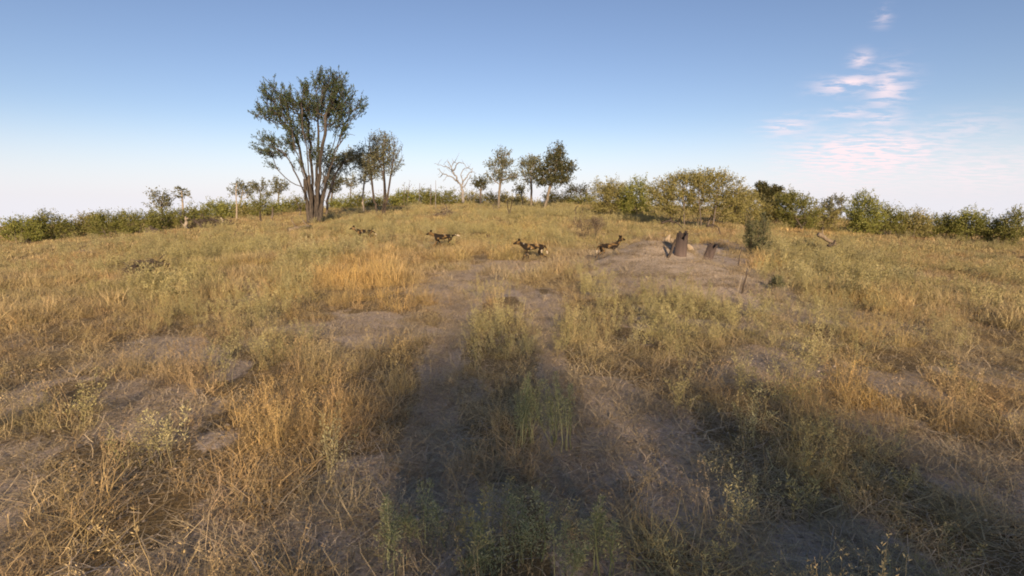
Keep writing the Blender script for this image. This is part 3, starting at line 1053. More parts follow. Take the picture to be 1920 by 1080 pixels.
make_tree('thin_trunk_tree', 'small loose olive tree on a straight thin pale trunk, left of the half bare tree', 'tree', 682, 66,
          [(690, 315, 22, 14), (668, 306, 12, 8), (684, 335, 12, 8)], bark=MB_PALE, n_att=160, n_leaf=1900, ls=0.25, lw=0.1, seed=4, r_base=0.16, trunk_h=2.2, group=TG)
make_tree('round_tree', 'small dense dark tree peeping out right of the tallest tree foot', 'tree', 622, 84, [(626, 345, 13, 14), (620, 352, 8, 8)], leaf=ML_DARK, n_att=80, n_leaf=1500, ls=0.32, lw=0.14, seed=6, r_base=0.2, trunk_h=1.0, group=TG, spread=.35)
make_tree('small_tree', 'small round grey green tree on the skyline between the tallest and the half bare tree', 'tree', 659, 95, [(655, 341, 13, 9), (662, 346, 7, 5)], n_att=70, n_leaf=700, ls=0.33, lw=0.14, seed=7, r_base=0.14, trunk_h=1.0, group=TG, lean=-.1)
make_tree('small_tree', 'leafy round topped tree on the skyline just left of the tallest tree', 'tree', 524, 88, [(525, 351, 12, 11), (520, 358, 7, 6)], n_att=80, n_leaf=1000, ls=0.32, lw=0.14, seed=8, r_base=0.15, trunk_h=2.0, group=TG)
make_tree('small_tree', 'small lopsided two lobed tree on the skyline, second left of the tallest tree', 'tree', 489, 88, [(487, 352, 12, 8), (500, 364, 7, 6), (478, 353, 6, 5)], n_att=90, n_leaf=900, ls=0.32, lw=0.14, seed=9, r_base=0.15, trunk_h=1.8, group=TG)
make_tree('small_tree', 'pale airy tree beside a bare white pole on the left skyline', 'tree', 452, 82, [(454, 354, 13, 9), (459, 366, 11, 9), (444, 364, 6, 6)], n_att=90, n_leaf=950, ls=0.32, lw=0.14, seed=10, r_base=0.14, bark=MB_PALE, trunk_h=1.6, group=TG)
make_tree('small_tree', 'lone bushy grey green tree at the far left skyline', 'tree', 304, 74, [(300, 372, 13, 8), (308, 382, 14, 8), (296, 384, 10, 9)], n_att=90, n_leaf=1000, ls=0.3, lw=0.13, seed=12, r_base=0.15, trunk_h=0.8, group=TG)
def arch_tree():
    d = 62.0
    X = at_depth(868, 400, d)[0]
    base = np.array([X, d, g1(X, d)])
    rng = np.random.default_rng(44)
    parts = []
    for pts, r0, r1, dy in (([(868, 380), (868, 365), (867, 356), (865, 348)], .19, .15, 0), ([(865, 348), (858, 342), (850, 334), (838, 328), (829, 325), (822, 333)], .11, .035, .8),
                            ([(860, 344), (855, 333), (852, 325), (846, 312), (840, 302)], .12, .035, -.6), ([(852, 325), (845, 318), (836, 313), (826, 310), (812, 304)], .07, .02, .5),
                            ([(865, 350), (868, 340), (874, 331), (882, 323), (885, 314)], .11, .035, .9), ([(850, 320), (856, 310), (864, 305), (873, 309), (878, 318)], .07, .02, -.9),
                            ([(846, 313), (850, 305), (847, 299)], .05, .02, .2), ([(868, 340), (863, 329), (867, 318), (875, 312), (882, 316)], .07, .02, 1.3),
                            ([(866, 352), (874, 346), (880, 336), (884, 330)], .07, .025, -.8), ([(838, 328), (834, 334), (830, 340)], .04, .015, .3), ([(829, 325), (824, 318), (820, 316)], .04, .015, -.2),
                            ([(882, 323), (888, 322), (890, 330)], .045, .015, .2), ([(858, 308), (852, 304), (846, 304)], .035, .012, .2), ([(836, 313), (832, 305)], .035, .012, .1)):
        C = []
        for i, (u, v) in enumerate(pts):
            p = at_depth(u, v, d) - base
            p[1] = dy * i / max(1, len(pts) - 1) * 1.3
            C.append(p)
        C = np.array(C)
        t = np.linspace(0, len(C) - 1, 3 * len(C)); i0 = np.minimum(t.astype(int), len(C) - 2); f = (t - i0)[:, None]
        Cc = C[i0] * (1 - f) + C[i0 + 1] * f + rng.normal(0, 0.05, (len(t), 3)) * (t > 0)[:, None]
        parts.append(tube(Cc, np.linspace(r0, r1, len(t)), 6))
        for k in range(3 if len(pts) > 3 else 1):
            j = rng.integers(2, len(Cc) - 1)
            q = Cc[j] + rng.normal(0, 0.4, 3) + np.array([0, 0, 0.4])
            parts.append(tube([Cc[j], (Cc[j] + q) / 2 + rng.normal(0, .05, 3), q], [.025, .018, .01], 4))
    o = link('dead_tree', to_mesh('dead_tree', parts, MB_SILV, True), None, base)
    tag(o, 'pale leafless tree with wide arching bare branches on the crest, centre left', 'dead tree', TG)


arch_tree()
make_tree('small_tree', 'small bushy olive tree between the pale leafless tree and the tiered tree', 'tree', 901, 80, [(902, 343, 11, 8), (896, 350, 8, 6), (908, 350, 6, 6)], leaf=ML_DARK, n_att=80, n_leaf=1000, ls=0.3, lw=0.13, seed=14, r_base=0.2, trunk_h=0.9, group=TG)
make_tree('tiered_tree', 'slim tree with a small tuft over two leafy tiers, left of the dense dark tree', 'tree', 935, 66, [(942, 292, 15, 9), (934, 313, 20, 8), (952, 331, 22, 9), (930, 333, 15, 12), (945, 308, 10, 12)],
          n_att=260, n_leaf=3400, ls=0.24, lw=0.1, seed=15, r_base=0.2, bark=MB_MID, trunk_h=1.5, group=TG, spread=.26)
make_tree('grey_tree', 'pale grey green tree touching the left side of the dense dark tree', 'tree', 996, 70, [(985, 308, 14, 9), (1003, 312, 14, 12), (995, 328, 15, 10), (990, 340, 8, 7)],
          n_att=200, n_leaf=2900, ls=0.25, lw=0.1, seed=16, r_base=0.2, bark=MB_MID, trunk_h=2.0, group=TG, spread=.26)
make_tree('dense_tree', 'dense dark olive tree with a leaning pale trunk and stacked clumps, on the centre crest', 'tree', 1019, 66, [(1045, 285, 13, 8), (1040, 303, 19, 9), (1054, 318, 19, 10), (1024, 323, 20, 9), (1048, 338, 20, 8), (1018, 340, 15, 6), (1063, 311, 8, 6)],
          leaf=ML_DARK, n_att=300, n_leaf=7500, ls=0.26, lw=0.12, seed=17, r_base=0.24, bark=MB_MID, trunk_h=1.4, lean=0.35, group=TG, spread=.28)
make_tree('small_tree', 'tiny dark bushy tree at the foot of the pale grey green tree', 'tree', 979, 84, [(978, 357, 8, 7)], leaf=ML_DARK, n_att=40, n_leaf=500, ls=0.3, lw=0.14, seed=18, r_base=0.12, trunk_h=0.6, group=TG)
make_tree('flat_tree', 'low flat topped small tree on the skyline right of the dense dark tree', 'tree', 1090, 88, [(1082, 357, 18, 4), (1098, 359, 10, 6), (1072, 360, 8, 4)], leaf=ML_DARK, n_att=90, n_leaf=900, ls=0.32, lw=0.13, seed=19, r_base=0.15, trunk_h=0.7, group=TG)
make_tree('domed_tree', 'dark tree of smooth dense domes rising above the bushes on the right', 'tree', 1438, 72, [(1428, 360, 13, 14), (1450, 366, 15, 14), (1475, 372, 12, 8), (1440, 374, 16, 10)],
          leaf=ML_DARK, n_att=240, n_leaf=9000, ls=0.26, lw=0.14, seed=20, r_base=0.3, trunk_h=0.8, group=TG, spread=.16)
make_tree('airy_tree', 'loose airy tree with gaps of sky in its crown on the right skyline', 'tree', 1560, 60, [(1570, 377, 14, 7), (1548, 388, 16, 9), (1568, 396, 18, 8), (1585, 392, 8, 8)],
          leaf=ML_FAR, n_att=170, n_leaf=2000, ls=0.22, lw=0.1, seed=21, r_base=0.17, trunk_h=0.8, stems=2, group=TG, spread=.2)


def palm():
    d = 76.0
    X = at_depth(341, 400, d)[0]
    base = np.array([X, d, g1(X, d)])
    root = empty('palm_tree', base)
    tag(root, 'thin palm with a small tufted head standing alone above the left bushes', 'palm', TG)
    top = at_depth(340, 358, d) - base
    rng = np.random.default_rng(3)
    C = [np.array([0, 0, -0.2]) * (1 - t) + top * t + np.array([math.sin(t * 3) * 0.12, 0, 0]) for t in np.linspace(0, 1, 9)]
    link('trunk', to_mesh('trunk', [tube(C, np.linspace(0.16, 0.10, 9), 7)], MB_PALE, True), root)
    parts = []
    for (cx, cy, cz, nf, L_) in ((0.0, 0, 0.15, 22, 0.95), (0.35, 0.1, -0.5, 12, 0.7), (-0.35, -.1, -0.85, 11, 0.7)):
        for k in range(nf):
            a = rng.uniform(0, 2 * PI); e = rng.uniform(-0.5, 1.2)
            dv = np.array([math.cos(a) * math.cos(e), math.sin(a) * math.cos(e), math.sin(e)])
            p0 = C[-1] + np.array([cx, cy, cz])
            for q in range(8):
                t = q / 7
                p = p0 + dv * L_ * t + np.array([0, 0, -0.5 * t * t * L_])
                parts.append(leaf_quads(np.array([p]), np.array([dv + rng.normal(0, 0.5, 3)]), 0.38, 0.12, rng))
    link('crown', to_mesh('crown', parts, ML_FAR), root)


palm()

# ------------------------------------------------------------------ bushes along the crest
BG = 'bushes along the crest'


def bush(px, d, w, top, label, leaf, seed, base=None, n=None, name='bush', cat='bush', lobes=None, group=BG, ls=None, fill=1.0, bark=MB_GREY, n_att=None):
    """a bush w pixels wide whose top stands at pixel row top"""
    X = at_depth(px, 400, d)[0]
    bz = g1(X, d)
    pb = proj(np.array([X]), np.array([d]), np.array([bz]))[1][0]
    h = max(pb - top, 8)
    rng = np.random.default_rng(seed)
    bl = []
    k = lobes or max(3, int(w / 22))
    for i in range(k):
        fx = (i + 0.5) / k * 2 - 1
        hh = h * (1 - 0.38 * abs(fx) ** 2.2) * rng.uniform(0.98, 1.22) * (0.78 if d > 74 else 1)
        bl.append((px + fx * w * 0.36 + rng.uniform(-3, 3), pb - hh * 0.54, w * 0.62 / k + 4, hh * 0.46, rng.uniform(-0.5, 0.5) * w * d / FOC * 0.4))
    ls = ls or max(0.10, 0.0030 * d)
    area = w * h * (d / FOC) ** 2
    nl = int((n or 1) * area * 11 / (ls * ls * 0.45) * fill)
    nl = int(min(max(nl, 2500), 42000))
    return make_tree(name, label, cat, px, d, bl, leaf=leaf, bark=bark, n_att=n_att or int(90 + area * 9), n_leaf=nl, ls=ls, lw=ls * 0.45, stems=5, foot=w * d / FOC * 0.14,
                     seed=seed, r_base=max(0.05, 0.018 * h * d / FOC), spread=max(0.12, ls * 1.1), shoot=max(0.3, 0.016 * d), group=group, crown_name='foliage', iters=40)


BUSHES = [
    (265, 50, 62, 403, 'green bush at the left edge of the bush line, beside the lone grey green tree', ML_BUSH),
    (318, 52, 60, 398, 'wide green bush below the lone bushy tree on the far left', ML_BUSH),
    (362, 58, 46, 394, 'green bush just right of the thin palm', ML_BUSH),
    (398, 70, 52, 387, 'light green low bush left of the bright dome shaped bush', ML_LIME),
    (434, 78, 54, 378, 'bright lime green dome shaped bush on the left skyline', ML_LIME),
    (470, 74, 44, 391, 'olive bush behind the bare white pole on the left', ML_OLIVE),
    (494, 70, 32, 377, 'dark round bush below the lopsided two lobed tree', ML_BUSH),
    (527, 80, 44, 380, 'yellow green bush under the leafy round topped tree', ML_LIME),
    (562, 78, 50, 374, 'green bush touching the left of the tallest tree foot', ML_BUSH),
    (640, 84, 48, 372, 'yellow green bush right behind the tallest tree foot', ML_LIME),
    (678, 82, 46, 366, 'dark green bush behind the thin pale trunk', ML_BUSH),
    (722, 86, 40, 366, 'green bush behind the half bare tree', ML_BUSH),
    (757, 84, 44, 358, 'sunny yellow green bush right of the half bare tree', ML_LIME),
    (795, 86, 50, 358, 'deep green middle bush of the clipped looking hedge left of the pale leafless tree', ML_BUSH),
    (836, 86, 44, 359, 'deep green bush at the foot of the pale leafless tree, left side', ML_BUSH),
    (884, 92, 46, 363, 'low olive bush behind the pale leafless tree', ML_OLIVE),
    (925, 92, 40, 366, 'low dark bush behind the tiered tree', ML_DARK),
    (968, 92, 44, 366, 'low olive green bush between the tiered tree and the pale grey green tree', ML_OLIVE),
    (1045, 90, 56, 364, 'dark green low bush right of the leaning pale trunk', ML_DARK),
    (1092, 88, 50, 366, 'dark low bush under the flat topped small tree', ML_BUSH),
    (1150, 52, 74, 345, 'light olive bush left of the largest bush', ML_OLIVE),
    (1195, 50, 56, 346, 'green olive bush touching the left side of the largest bush', ML_LIME),
    (1395, 47, 60, 362, 'olive bush touching the right side of the largest bush', ML_OLIVE),
    (1448, 50, 66, 378, 'olive bush in front of the dark domed tree', ML_OLIVE),
    (1496, 48, 60, 370, 'dull green bush right of the dark domed tree', ML_BUSH),
    (1538, 50, 50, 396, 'low olive bush under the airy tree', ML_OLIVE),
    (1612, 50, 70, 380, 'tall yellow green bush right of the airy tree', ML_LIME),
    (1662, 52, 54, 398, 'mid green bush at the right end of the bush line', ML_BUSH),
    (205, 50, 66, 404, 'green bush just beyond the left end of the bush line', ML_BUSH),
    (150, 54, 60, 410, 'olive bush second from the far left corner of the view', ML_OLIVE),
    (95, 52, 64, 407, 'green bush low in the far left corner of the view', ML_BUSH),
    (35, 50, 70, 412, 'leftmost green bush of the whole view', ML_LIME),
    (1712, 52, 60, 404, 'olive bush just beyond the right end of the bush line', ML_OLIVE),
    (1768, 54, 64, 409, 'green bush third from the right corner of the view', ML_BUSH),
    (1830, 52, 66, 406, 'yellow green bush second from the right corner of the view', ML_LIME),
    (1893, 50, 66, 411, 'rightmost green bush of the whole view', ML_BUSH),
]
for i, (px, d, w, top, lab, mt) in enumerate(BUSHES):
    bush(px, d, w, top, lab, mt, 100 + i)

# the largest bush: loose, leaning shoots, stems showing below
make_tree('large_bush', 'largest bush, broad olive green dome with feathery top and bare stems, right of centre', 'bush', 1300, 40,
          [(1250, 360, 32, 22), (1285, 350, 32, 22), (1320, 346, 34, 20), (1352, 352, 30, 22), (1378, 376, 26, 22), (1235, 385, 26, 20), (1275, 385, 34, 22), (1320, 385, 36, 22), (1360, 392, 30, 20), (1310, 334, 30, 8), (1345, 332, 20, 7), (1268, 338, 18, 8)],
          leaf=ML_OLIVE, n_att=900, n_leaf=30000, ls=0.15, lw=0.055, stems=9, foot=1.4, seed=31, r_base=0.10, spread=0.17, group=BG, crown_name='foliage', step=0.30, iters=50)
make_tree('twiggy_bush', 'dry brown leafless twiggy bush standing behind the dog with raised head', 'bush', 1105, 27, [(1105, 425, 26, 14), (1120, 418, 16, 10), (1092, 420, 14, 10)],
          leaf=ML_TWIG, bark=MB_DARK, n_att=300, n_leaf=3000, ls=0.09, lw=0.014, stems=7, foot=0.3, seed=32, r_base=0.02, spread=0.09, crown_name='foliage', step=0.12, r_tip=0.006)
make_tree('sage_shrub', 'dark grey green upright shrub standing alone in the golden grass on the right', 'shrub', 1419, 23.5, [(1418, 442, 20, 18), (1408, 425, 8, 14), (1432, 418, 7, 16), (1419, 458, 24, 9), (1421, 466, 18, 6)],
          leaf=ML_SAGE, bark=MB_DARK, n_att=300, n_leaf=5500, ls=0.09, lw=0.028, stems=9, foot=0.12, seed=33, r_base=0.025, spread=0.06, crown_name='foliage', step=0.12, r_tip=0.007)
make_tree('sage_shrub', 'small dark grey shrub at the right foot of the sandy mound', 'shrub', 1453, 11.5, [(1453, 545, 12, 22)],
          leaf=ML_SAGE, bark=MB_DARK, n_att=120, n_leaf=1400, ls=0.05, lw=0.014, stems=6, foot=0.06, seed=34, r_base=0.012, spread=0.035, crown_name='foliage', step=0.07, r_tip=0.004)
for i, (px, py, d, lab) in enumerate(((762, 348, 80, 'fine leafless sapling above the sunny bush right of the half bare tree'), (342, 398, 52, 'spiky leafless sapling below the thin palm'),
                                      (930, 386, 58, 'forked leafless sapling in front of the tiered tree'), (955, 378, 50, 'dark bent leafless sapling right of the tiered tree trunk'),
                                      (560, 378, 60, 'leafless twisted sapling left of the tallest tree foot'), (1085, 392, 48, 'low leafless sapling left of the light olive bush'), (830, 392, 48, 'grey leafless bush on the grass below the pale leafless tree'))):
    make_tree('dead_sapling', lab, 'dead tree', px, d, [(px, py, 14, 12), (px + 6, py - 4, 8, 9)], bark=MB_GREY if i % 2 == 0 else MB_DARK, n_att=60, n_leaf=0, seed=50 + i, r_base=0.06, stems=2, trunk_h=0.4, step=0.3, r_tip=0.016, group='leafless saplings')


# slim bare poles and posts (dead trunks)
def pole(px, d, top, label, r=0.07, lean=0.0, mat=MB_PALE, jag=0, name='dead_snag', base_px=None):
    X = at_depth(px, 400, d)[0]
    base = np.array([X, d, g1(X, d)])
    tp = at_depth(px + lean, top, d) - base
    rng = np.random.default_rng(int(px))
    C = [np.array([0, 0, -0.2]) * (1 - t) + tp * t + rng.normal(0, r * 0.35, 3) * np.array([1, 1, 0]) for t in np.linspace(0, 1, 8)]
    parts = [tube(C, r * (1.25 - 0.75 * np.linspace(0, 1, 8)), 7)]
    for k in range(jag):
        t = rng.uniform(0.4, 0.9); p = C[int(t * 7)]
        a = rng.choice([-1, 1])
        q = p + np.array([a * rng.uniform(0.3, 0.7), rng.uniform(-.2, .2), rng.uniform(0.1, 0.6)]) * tp[2] * 0.3
        parts.append(tube([p, (p + q) / 2 + rng.normal(0, .02, 3), q], [r * 0.5, r * 0.35, r * 0.12], 5))
    o = link(name, to_mesh(name, parts, mat, True), None, base)
    tag(o, label, 'dead trunk', 'standing dead trunks')
    return o


pole(443, 66, 344, 'tall bare white pole like trunk on the left, beside the pale airy tree', 0.09)
pole(346, 48, 406, 'short pale broken trunk with side snags below the thin palm', 0.17, lean=2, jag=3)
pole(418, 50, 408, 'short pale leaning trunk at the right end of the dark brush pile', 0.12, lean=-3)
pole(489, 56, 396, 'short dark leaning trunk below the dark round bush', 0.11, lean=-2, mat=MB_DARK)
pole(509, 60, 388, 'short grey trunk pair left of the tallest tree, forked', 0.11, lean=2, jag=2, mat=MB_GREY)
pole(787, 82, 343, 'thin bare trunk sticking up above the deep green hedge', 0.06, mat=MB_GREY)
pole(808, 80, 346, 'shorter thin bare trunk above the hedge, nearer the pale leafless tree', 0.07, mat=MB_GREY)
pole(817, 70, 338, 'thin pale trunk just left of the pale leafless tree', 0.05, mat=MB_SILV)
pole(1400, 10.9, 508, 'thin dark stick standing upright at the right foot of the sandy mound', 0.022, mat=MB_DARK, name='stick')
pole(1389, 10.7, 518, 'thin pale stick beside the upright dark stick', 0.010, mat=MB_PALE, name='stick', lean=2)
pole(1388, 15.2, 462, 'dark burnt twig in the golden grass right of the small stump', 0.022, mat=MB_DARK, name='stick', lean=3, jag=2)


# ------------------------------------------------------------------ fallen wood
def limb(name, label, cat, pts, r0, r1, mat, snags=3, d=None, seed=1, lift=0.0, group=None):
    """pts in pixels; lies on the ground along them"""
    rng = np.random.default_rng(seed)
    W = []
    for q in pts:
        p = ground_at(q[0], q[1]) if len(q) == 2 else at_depth(q[0], q[1], q[2])
        W.append(p)
    W = np.array(W)
    base = W[0].copy(); base[2] = g1(base[0], base[1])
    t = np.linspace(0, len(W) - 1, 4 * len(W))
    i = np.minimum(t.astype(int), len(W) - 2); f = (t - i)[:, None]
    C = W[i] * (1 - f) + W[i + 1] * f - base
    C[:, 2] += lift + rng.normal(0, r0 * 0.15, len(C))
    R = np.linspace(r0, r1, len(C)) * rng.uniform(0.88, 1.12, len(C))
    parts = [tube(C, R, 8)]
    for k in range(snags):
        j = rng.integers(1, len(C) - 1)
        L_ = rng.uniform(1.2, 3.2) * r0 * 1.3
        a = rng.uniform(0, 2 * PI)
        q = C[j] + np.array([math.cos(a) * 0.6, math.sin(a) * 0.5, rng.uniform(0.4, 1.1)]) * L_
        m_ = (C[j] + q) / 2 + rng.normal(0, L_ * 0.08, 3)
        parts.append(tube([C[j], m_, q], [r0 * 0.4, r0 * 0.28, r0 * 0.08], 5))
    o = link(name, to_mesh(name, parts, mat, True), None, base)
    tag(o, label, cat, group)
    return o


LG = 'fallen wood in the grass'
limb('fallen_log', 'pale weathered log lying in the grass left of the farthest dog', 'log', [(541, 436), (560, 434), (582, 430)], 0.18, 0.12, MB_LOG, 2, seed=2, lift=0.22, group=LG)
limb('fallen_branch', 'dark branch lying across the grass left of the brush pile trunk', 'branch', [(366, 414, 47), (376, 423, 47), (384, 434, 47)], 0.13, 0.05, MB_DARK, 3, seed=3, group=LG)
limb('fallen_branch', 'long dark branch sloping out of the right end of the brush pile', 'branch', [(395, 410, 49), (412, 417, 49), (430, 426, 49)], 0.10, 0.05, MB_DARK, 3, seed=4, group=LG)
limb('fallen_log', 'broken pale log with a dark burnt end in the grass on the far right', 'log', [(1534, 440, 24), (1548, 450, 24), (1566, 460, 24)], 0.11, 0.07, MB_LOG, 3, seed=5, lift=0.05, group=LG)
limb('burnt_branch', 'short charred branch curving up at the far right beside the broken pale log', 'branch', [(1552, 461, 23.5), (1562, 459, 23.5), (1566, 450, 23.5)], 0.06, 0.045, MB_DARK, 1, seed=6, group=LG)
limb('fallen_branch', 'arched thin dead branch lying in front of the largest bush', 'branch', [(1325, 424, 28), (1338, 421, 28), (1347, 427, 28), (1351, 440, 28)], 0.045, 0.02, MB_DARK, 2, seed=7, group=LG)
limb('fallen_branch', 'dead branch lying low under the left side of the largest bush', 'branch', [(1240, 418, 33), (1256, 413, 33), (1272, 420, 33), (1280, 428, 33)], 0.06, 0.03, MB_DARK, 3, seed=8, group=LG)


def brush_pile(label, px, py, d, rx, ry, n, seed, mat=MB_DARK, r=0.03, L_=0.8):
    rng = np.random.default_rng(seed)
    X = at_depth(px, py, d)[0]
    base = np.array([X, d, g1(X, d)])
    s = d / FOC
    parts = []
    for k in range(n):
        u = rng.uniform(-1, 1)
        hz = ry * 2 * s * (1 - u * u * 0.8) * rng.uniform(0.05, 1)
        c = np.array([u * rx * s, rng.normal(0, rx * s * 0.25), hz])
        a = rng.uniform(0, 2 * PI)
        dv = np.array([math.cos(a), math.sin(a) * 0.5, rng.normal(0.05, 0.35)]) * L_ * rng.uniform(0.4, 1.2)
        C = [c - dv / 2, c + rng.normal(0, 0.08 * L_, 3), c + dv / 2]
        rr = r * rng.uniform(0.4, 1.2)
        parts.append(tube(C, [rr, rr * 0.8, rr * 0.3], 5))
    o = link('brush_pile', to_mesh('brush_pile', parts, mat, True), None, base)
    tag(o, label, 'brush pile', 'heaps of dead branches')


brush_pile('wide heap of dark dead branches in front of the left bushes', 392, 415, 50, 46, 9, 170, 1, r=0.045, L_=1.4)
brush_pile('low dark heap of charred twigs lying in the grass at the left edge', 280, 490, 17.0, 36, 13, 340, 2, r=0.026, L_=0.55)
brush_pile('small brown heap of dead branches below the leftmost green bush', 282, 430, 46, 12, 9, 60, 3, mat=MB_GREY, r=0.035, L_=0.8)
brush_pile('grey tangle of dead branches in front of the hedge near the leaning sapling', 835, 388, 50, 20, 8, 90, 4, mat=MB_GREY, r=0.025, L_=0.9)


# ------------------------------------------------------------------ stumps on the mound
def burnt_mat():
    m, nt, p = new_mat('charred_wood')
    L = nt.links.new
    tc = N(nt, 'ShaderNodeTexCoord')
    mp = N(nt, 'ShaderNodeMapping'); mp.inputs['Scale'].default_value = (9, 9, 1.2)
    L(tc.outputs['Object'], mp.inputs[0])
    no = N(nt, 'ShaderNodeTexNoise'); no.inputs['Scale'].default_value = 2.2; no.inputs['Detail'].default_value = 7; no.inputs['Roughness'].default_value = 0.7
    L(mp.outputs[0], no.inputs[0])
    sep = N(nt, 'ShaderNodeSeparateXYZ'); L(tc.outputs['Object'], sep.inputs[0])
    h = M2(nt, 'ADD', M2(nt, 'MULTIPLY', sep.outputs[2], 1.3), M2(nt, 'MULTIPLY', M2(nt, 'SUBTRACT', no.outputs[0], 0.5), 1.6), clamp=True)
    grey = MIX(nt, no.outputs[0], (0.07, 0.05, 0.045), (0.23, 0.165, 0.14))
    L(MIX(nt, h, grey, (0.028, 0.020, 0.017)), p.inputs['Base Color'])
    p.inputs['Roughness'].default_value = 0.9
    bm_ = N(nt, 'ShaderNodeBump'); bm_.inputs['Strength'].default_value = 0.9; bm_.inputs['Distance'].default_value = 0.05
    L(no.outputs[0], bm_.inputs['Height']); L(bm_.outputs[0], p.inputs['Normal'])
    return m


M_BURNT = burnt_mat()


def hollow_stump(px, d, top, wpx, label, lean=0.0, seed=1, gap=0.35):
    rng = np.random.default_rng(seed)
    X = at_depth(px, 480, d)[0]
    base = np.array([X, d, g1(X, d)])
    hgt = at_depth(px, top, d)[2] - base[2]
    r0 = wpx / 2 * d / FOC
    ns, nh = 28, 12
    a = np.linspace(0, 2 * PI, ns, endpoint=False)
    lob = 1 + 0.06 * np.sin(3 * a + seed) + 0.07 * np.sin(5 * a + 2 * seed) + rng.normal(0, 0.03, ns)
    rim = hgt * (1 - 0.07 * (0.5 + 0.5 * np.sin(2.0 * a + 1.3 * seed)) - 0.20 * rng.uniform(0, 1, ns) ** 1.5)
    front = np.abs(((a - 1.5 * PI + PI) % (2 * PI)) - PI) < 0.55
    rim[front] *= (1 - gap)
    V = []
    for w_, rr in ((0, 1.0), (1, 0.62)):
        for k in range(nh):
            t = k / (nh - 1)
            tt = t if w_ == 0 else 1 - t
            z = rim * tt if w_ == 0 else rim * (1 - t * 0.62)
            fl = 1.08 - 0.10 * tt ** 0.6
            R = r0 * rr * fl * lob * (1 + rng.normal(0, 0.012, ns))
            V.append(np.stack([np.cos(a) * R + lean * z, np.sin(a) * R, z - (0.12 if (w_ == 0 and k == 0) else 0)], 1))
    V = np.vstack(V)
    rows = 2 * nh
    F = []
    for i in range(rows - 1):
        for j in range(ns):
            F += [i * ns + j, i * ns + (j + 1) % ns, (i + 1) * ns + (j + 1) % ns, (i + 1) * ns + j]
    S_ = [4] * ((rows - 1) * ns)
    F += [(rows - 1) * ns + j for j in range(ns)]; S_ += [ns]
    me = mesh_np('tree_stump', V, F, S_, M_BURNT, smooth=False)
    o = link('tree_stump', me, None, base)
    tag(o, label, 'stump', 'burnt stumps on the mound')
    return base, hgt


sb, sh = hollow_stump(1274, 14.0, 431, 20, 'tall charred hollow stump with a jagged top on the sandy mound', lean=0.06, seed=2)
hollow_stump(1326, 14.9, 455, 17, 'short leaning charred stump on the right side of the sandy mound', lean=0.30, seed=5, gap=0.2)
# branch leaning on the tall stump
p0 = at_depth(1251, 483, 13.75); p0[2] = g1(p0[0], p0[1]) - 0.03
p1 = at_depth(1268, 449, 13.85)
C = [p0 * (1 - t) + p1 * t - p0 + np.array([0.02 * math.sin(t * 5), 0, 0]) for t in np.linspace(0, 1, 7)]
o = link('leaning_branch', to_mesh('leaning_branch', [tube(C, [.028, .038, .04, .038, .034, .03, .022], 7)], MB_DARK, True), None, p0)
tag(o, 'dark thick branch leaning against the left side of the tall charred stump', 'branch')

M_CLAY = bark_mat('termite_clay', (0.36, 0.27, 0.18), (0.58, 0.47, 0.33), 7.0, 1.0, 0.8)


def clod(px, py, d, w, h, label, seed, name='clay_spire', sharp=1.0):
    rng = np.random.default_rng(seed)
    X, _, _ = at_depth(px, py, d)
    base = np.array([X, d, g1(X, d)])
    ztop = at_depth(px, py - h / 2, d)[2] - base[2]
    zc = max(ztop, 0.12)
    rx = w / 2 * d / FOC
    n1, n2 = 14, 18
    V = []
    for i in range(n1):
        t = i / (n1 - 1)
        z = -0.08 + (zc + 0.08) * t
        prof = (1 - t ** (1.6 / sharp)) ** 0.75
        for j in range(n2):
            a = 2 * PI * j / n2
            k = 1 + 0.20 * math.sin(2 * a + seed) + 0.14 * math.sin(5 * a + 3 * t * 4 + seed) + rng.normal(0, 0.07)
            V.append((math.cos(a) * rx * prof * k + 0.05 * math.sin(4 * t + seed), math.sin(a) * rx * 0.8 * prof * k, z + rng.normal(0, 0.008)))
    F = []
    for i in range(n1 - 1):
        for j in range(n2):
            F += [i * n2 + j, i * n2 + (j + 1) % n2, (i + 1) * n2 + (j + 1) % n2, (i + 1) * n2 + j]
    o = link(name, mesh_np(name, V, F, [4] * ((n1 - 1) * n2), M_CLAY), None, base)
    tag(o, label, 'termite clay', 'pale termite clay on the mound')


clod(1254, 446, 15.6, 11, 14, 'pale pointed clay spire left of the tall charred stump', 3, sharp=0.8)
clod(1292, 461, 15.3, 16, 8, 'pale crumbly clay lump right of the tall charred stump', 6, sharp=0.6)


# ------------------------------------------------------------------ wild dogs
def coat_mat():
    m, nt, p = new_mat('painted_coat')
    a = N(nt, 'ShaderNodeAttribute', attribute_type='GEOMETRY', attribute_name='coat')
    nt.links.new(a.outputs['Color'], p.inputs['Base Color'])
    p.inputs['Roughness'].default_value = 0.85
    p.inputs['Specular IOR Level'].default_value = 0.15
    return m


M_COAT = coat_mat()


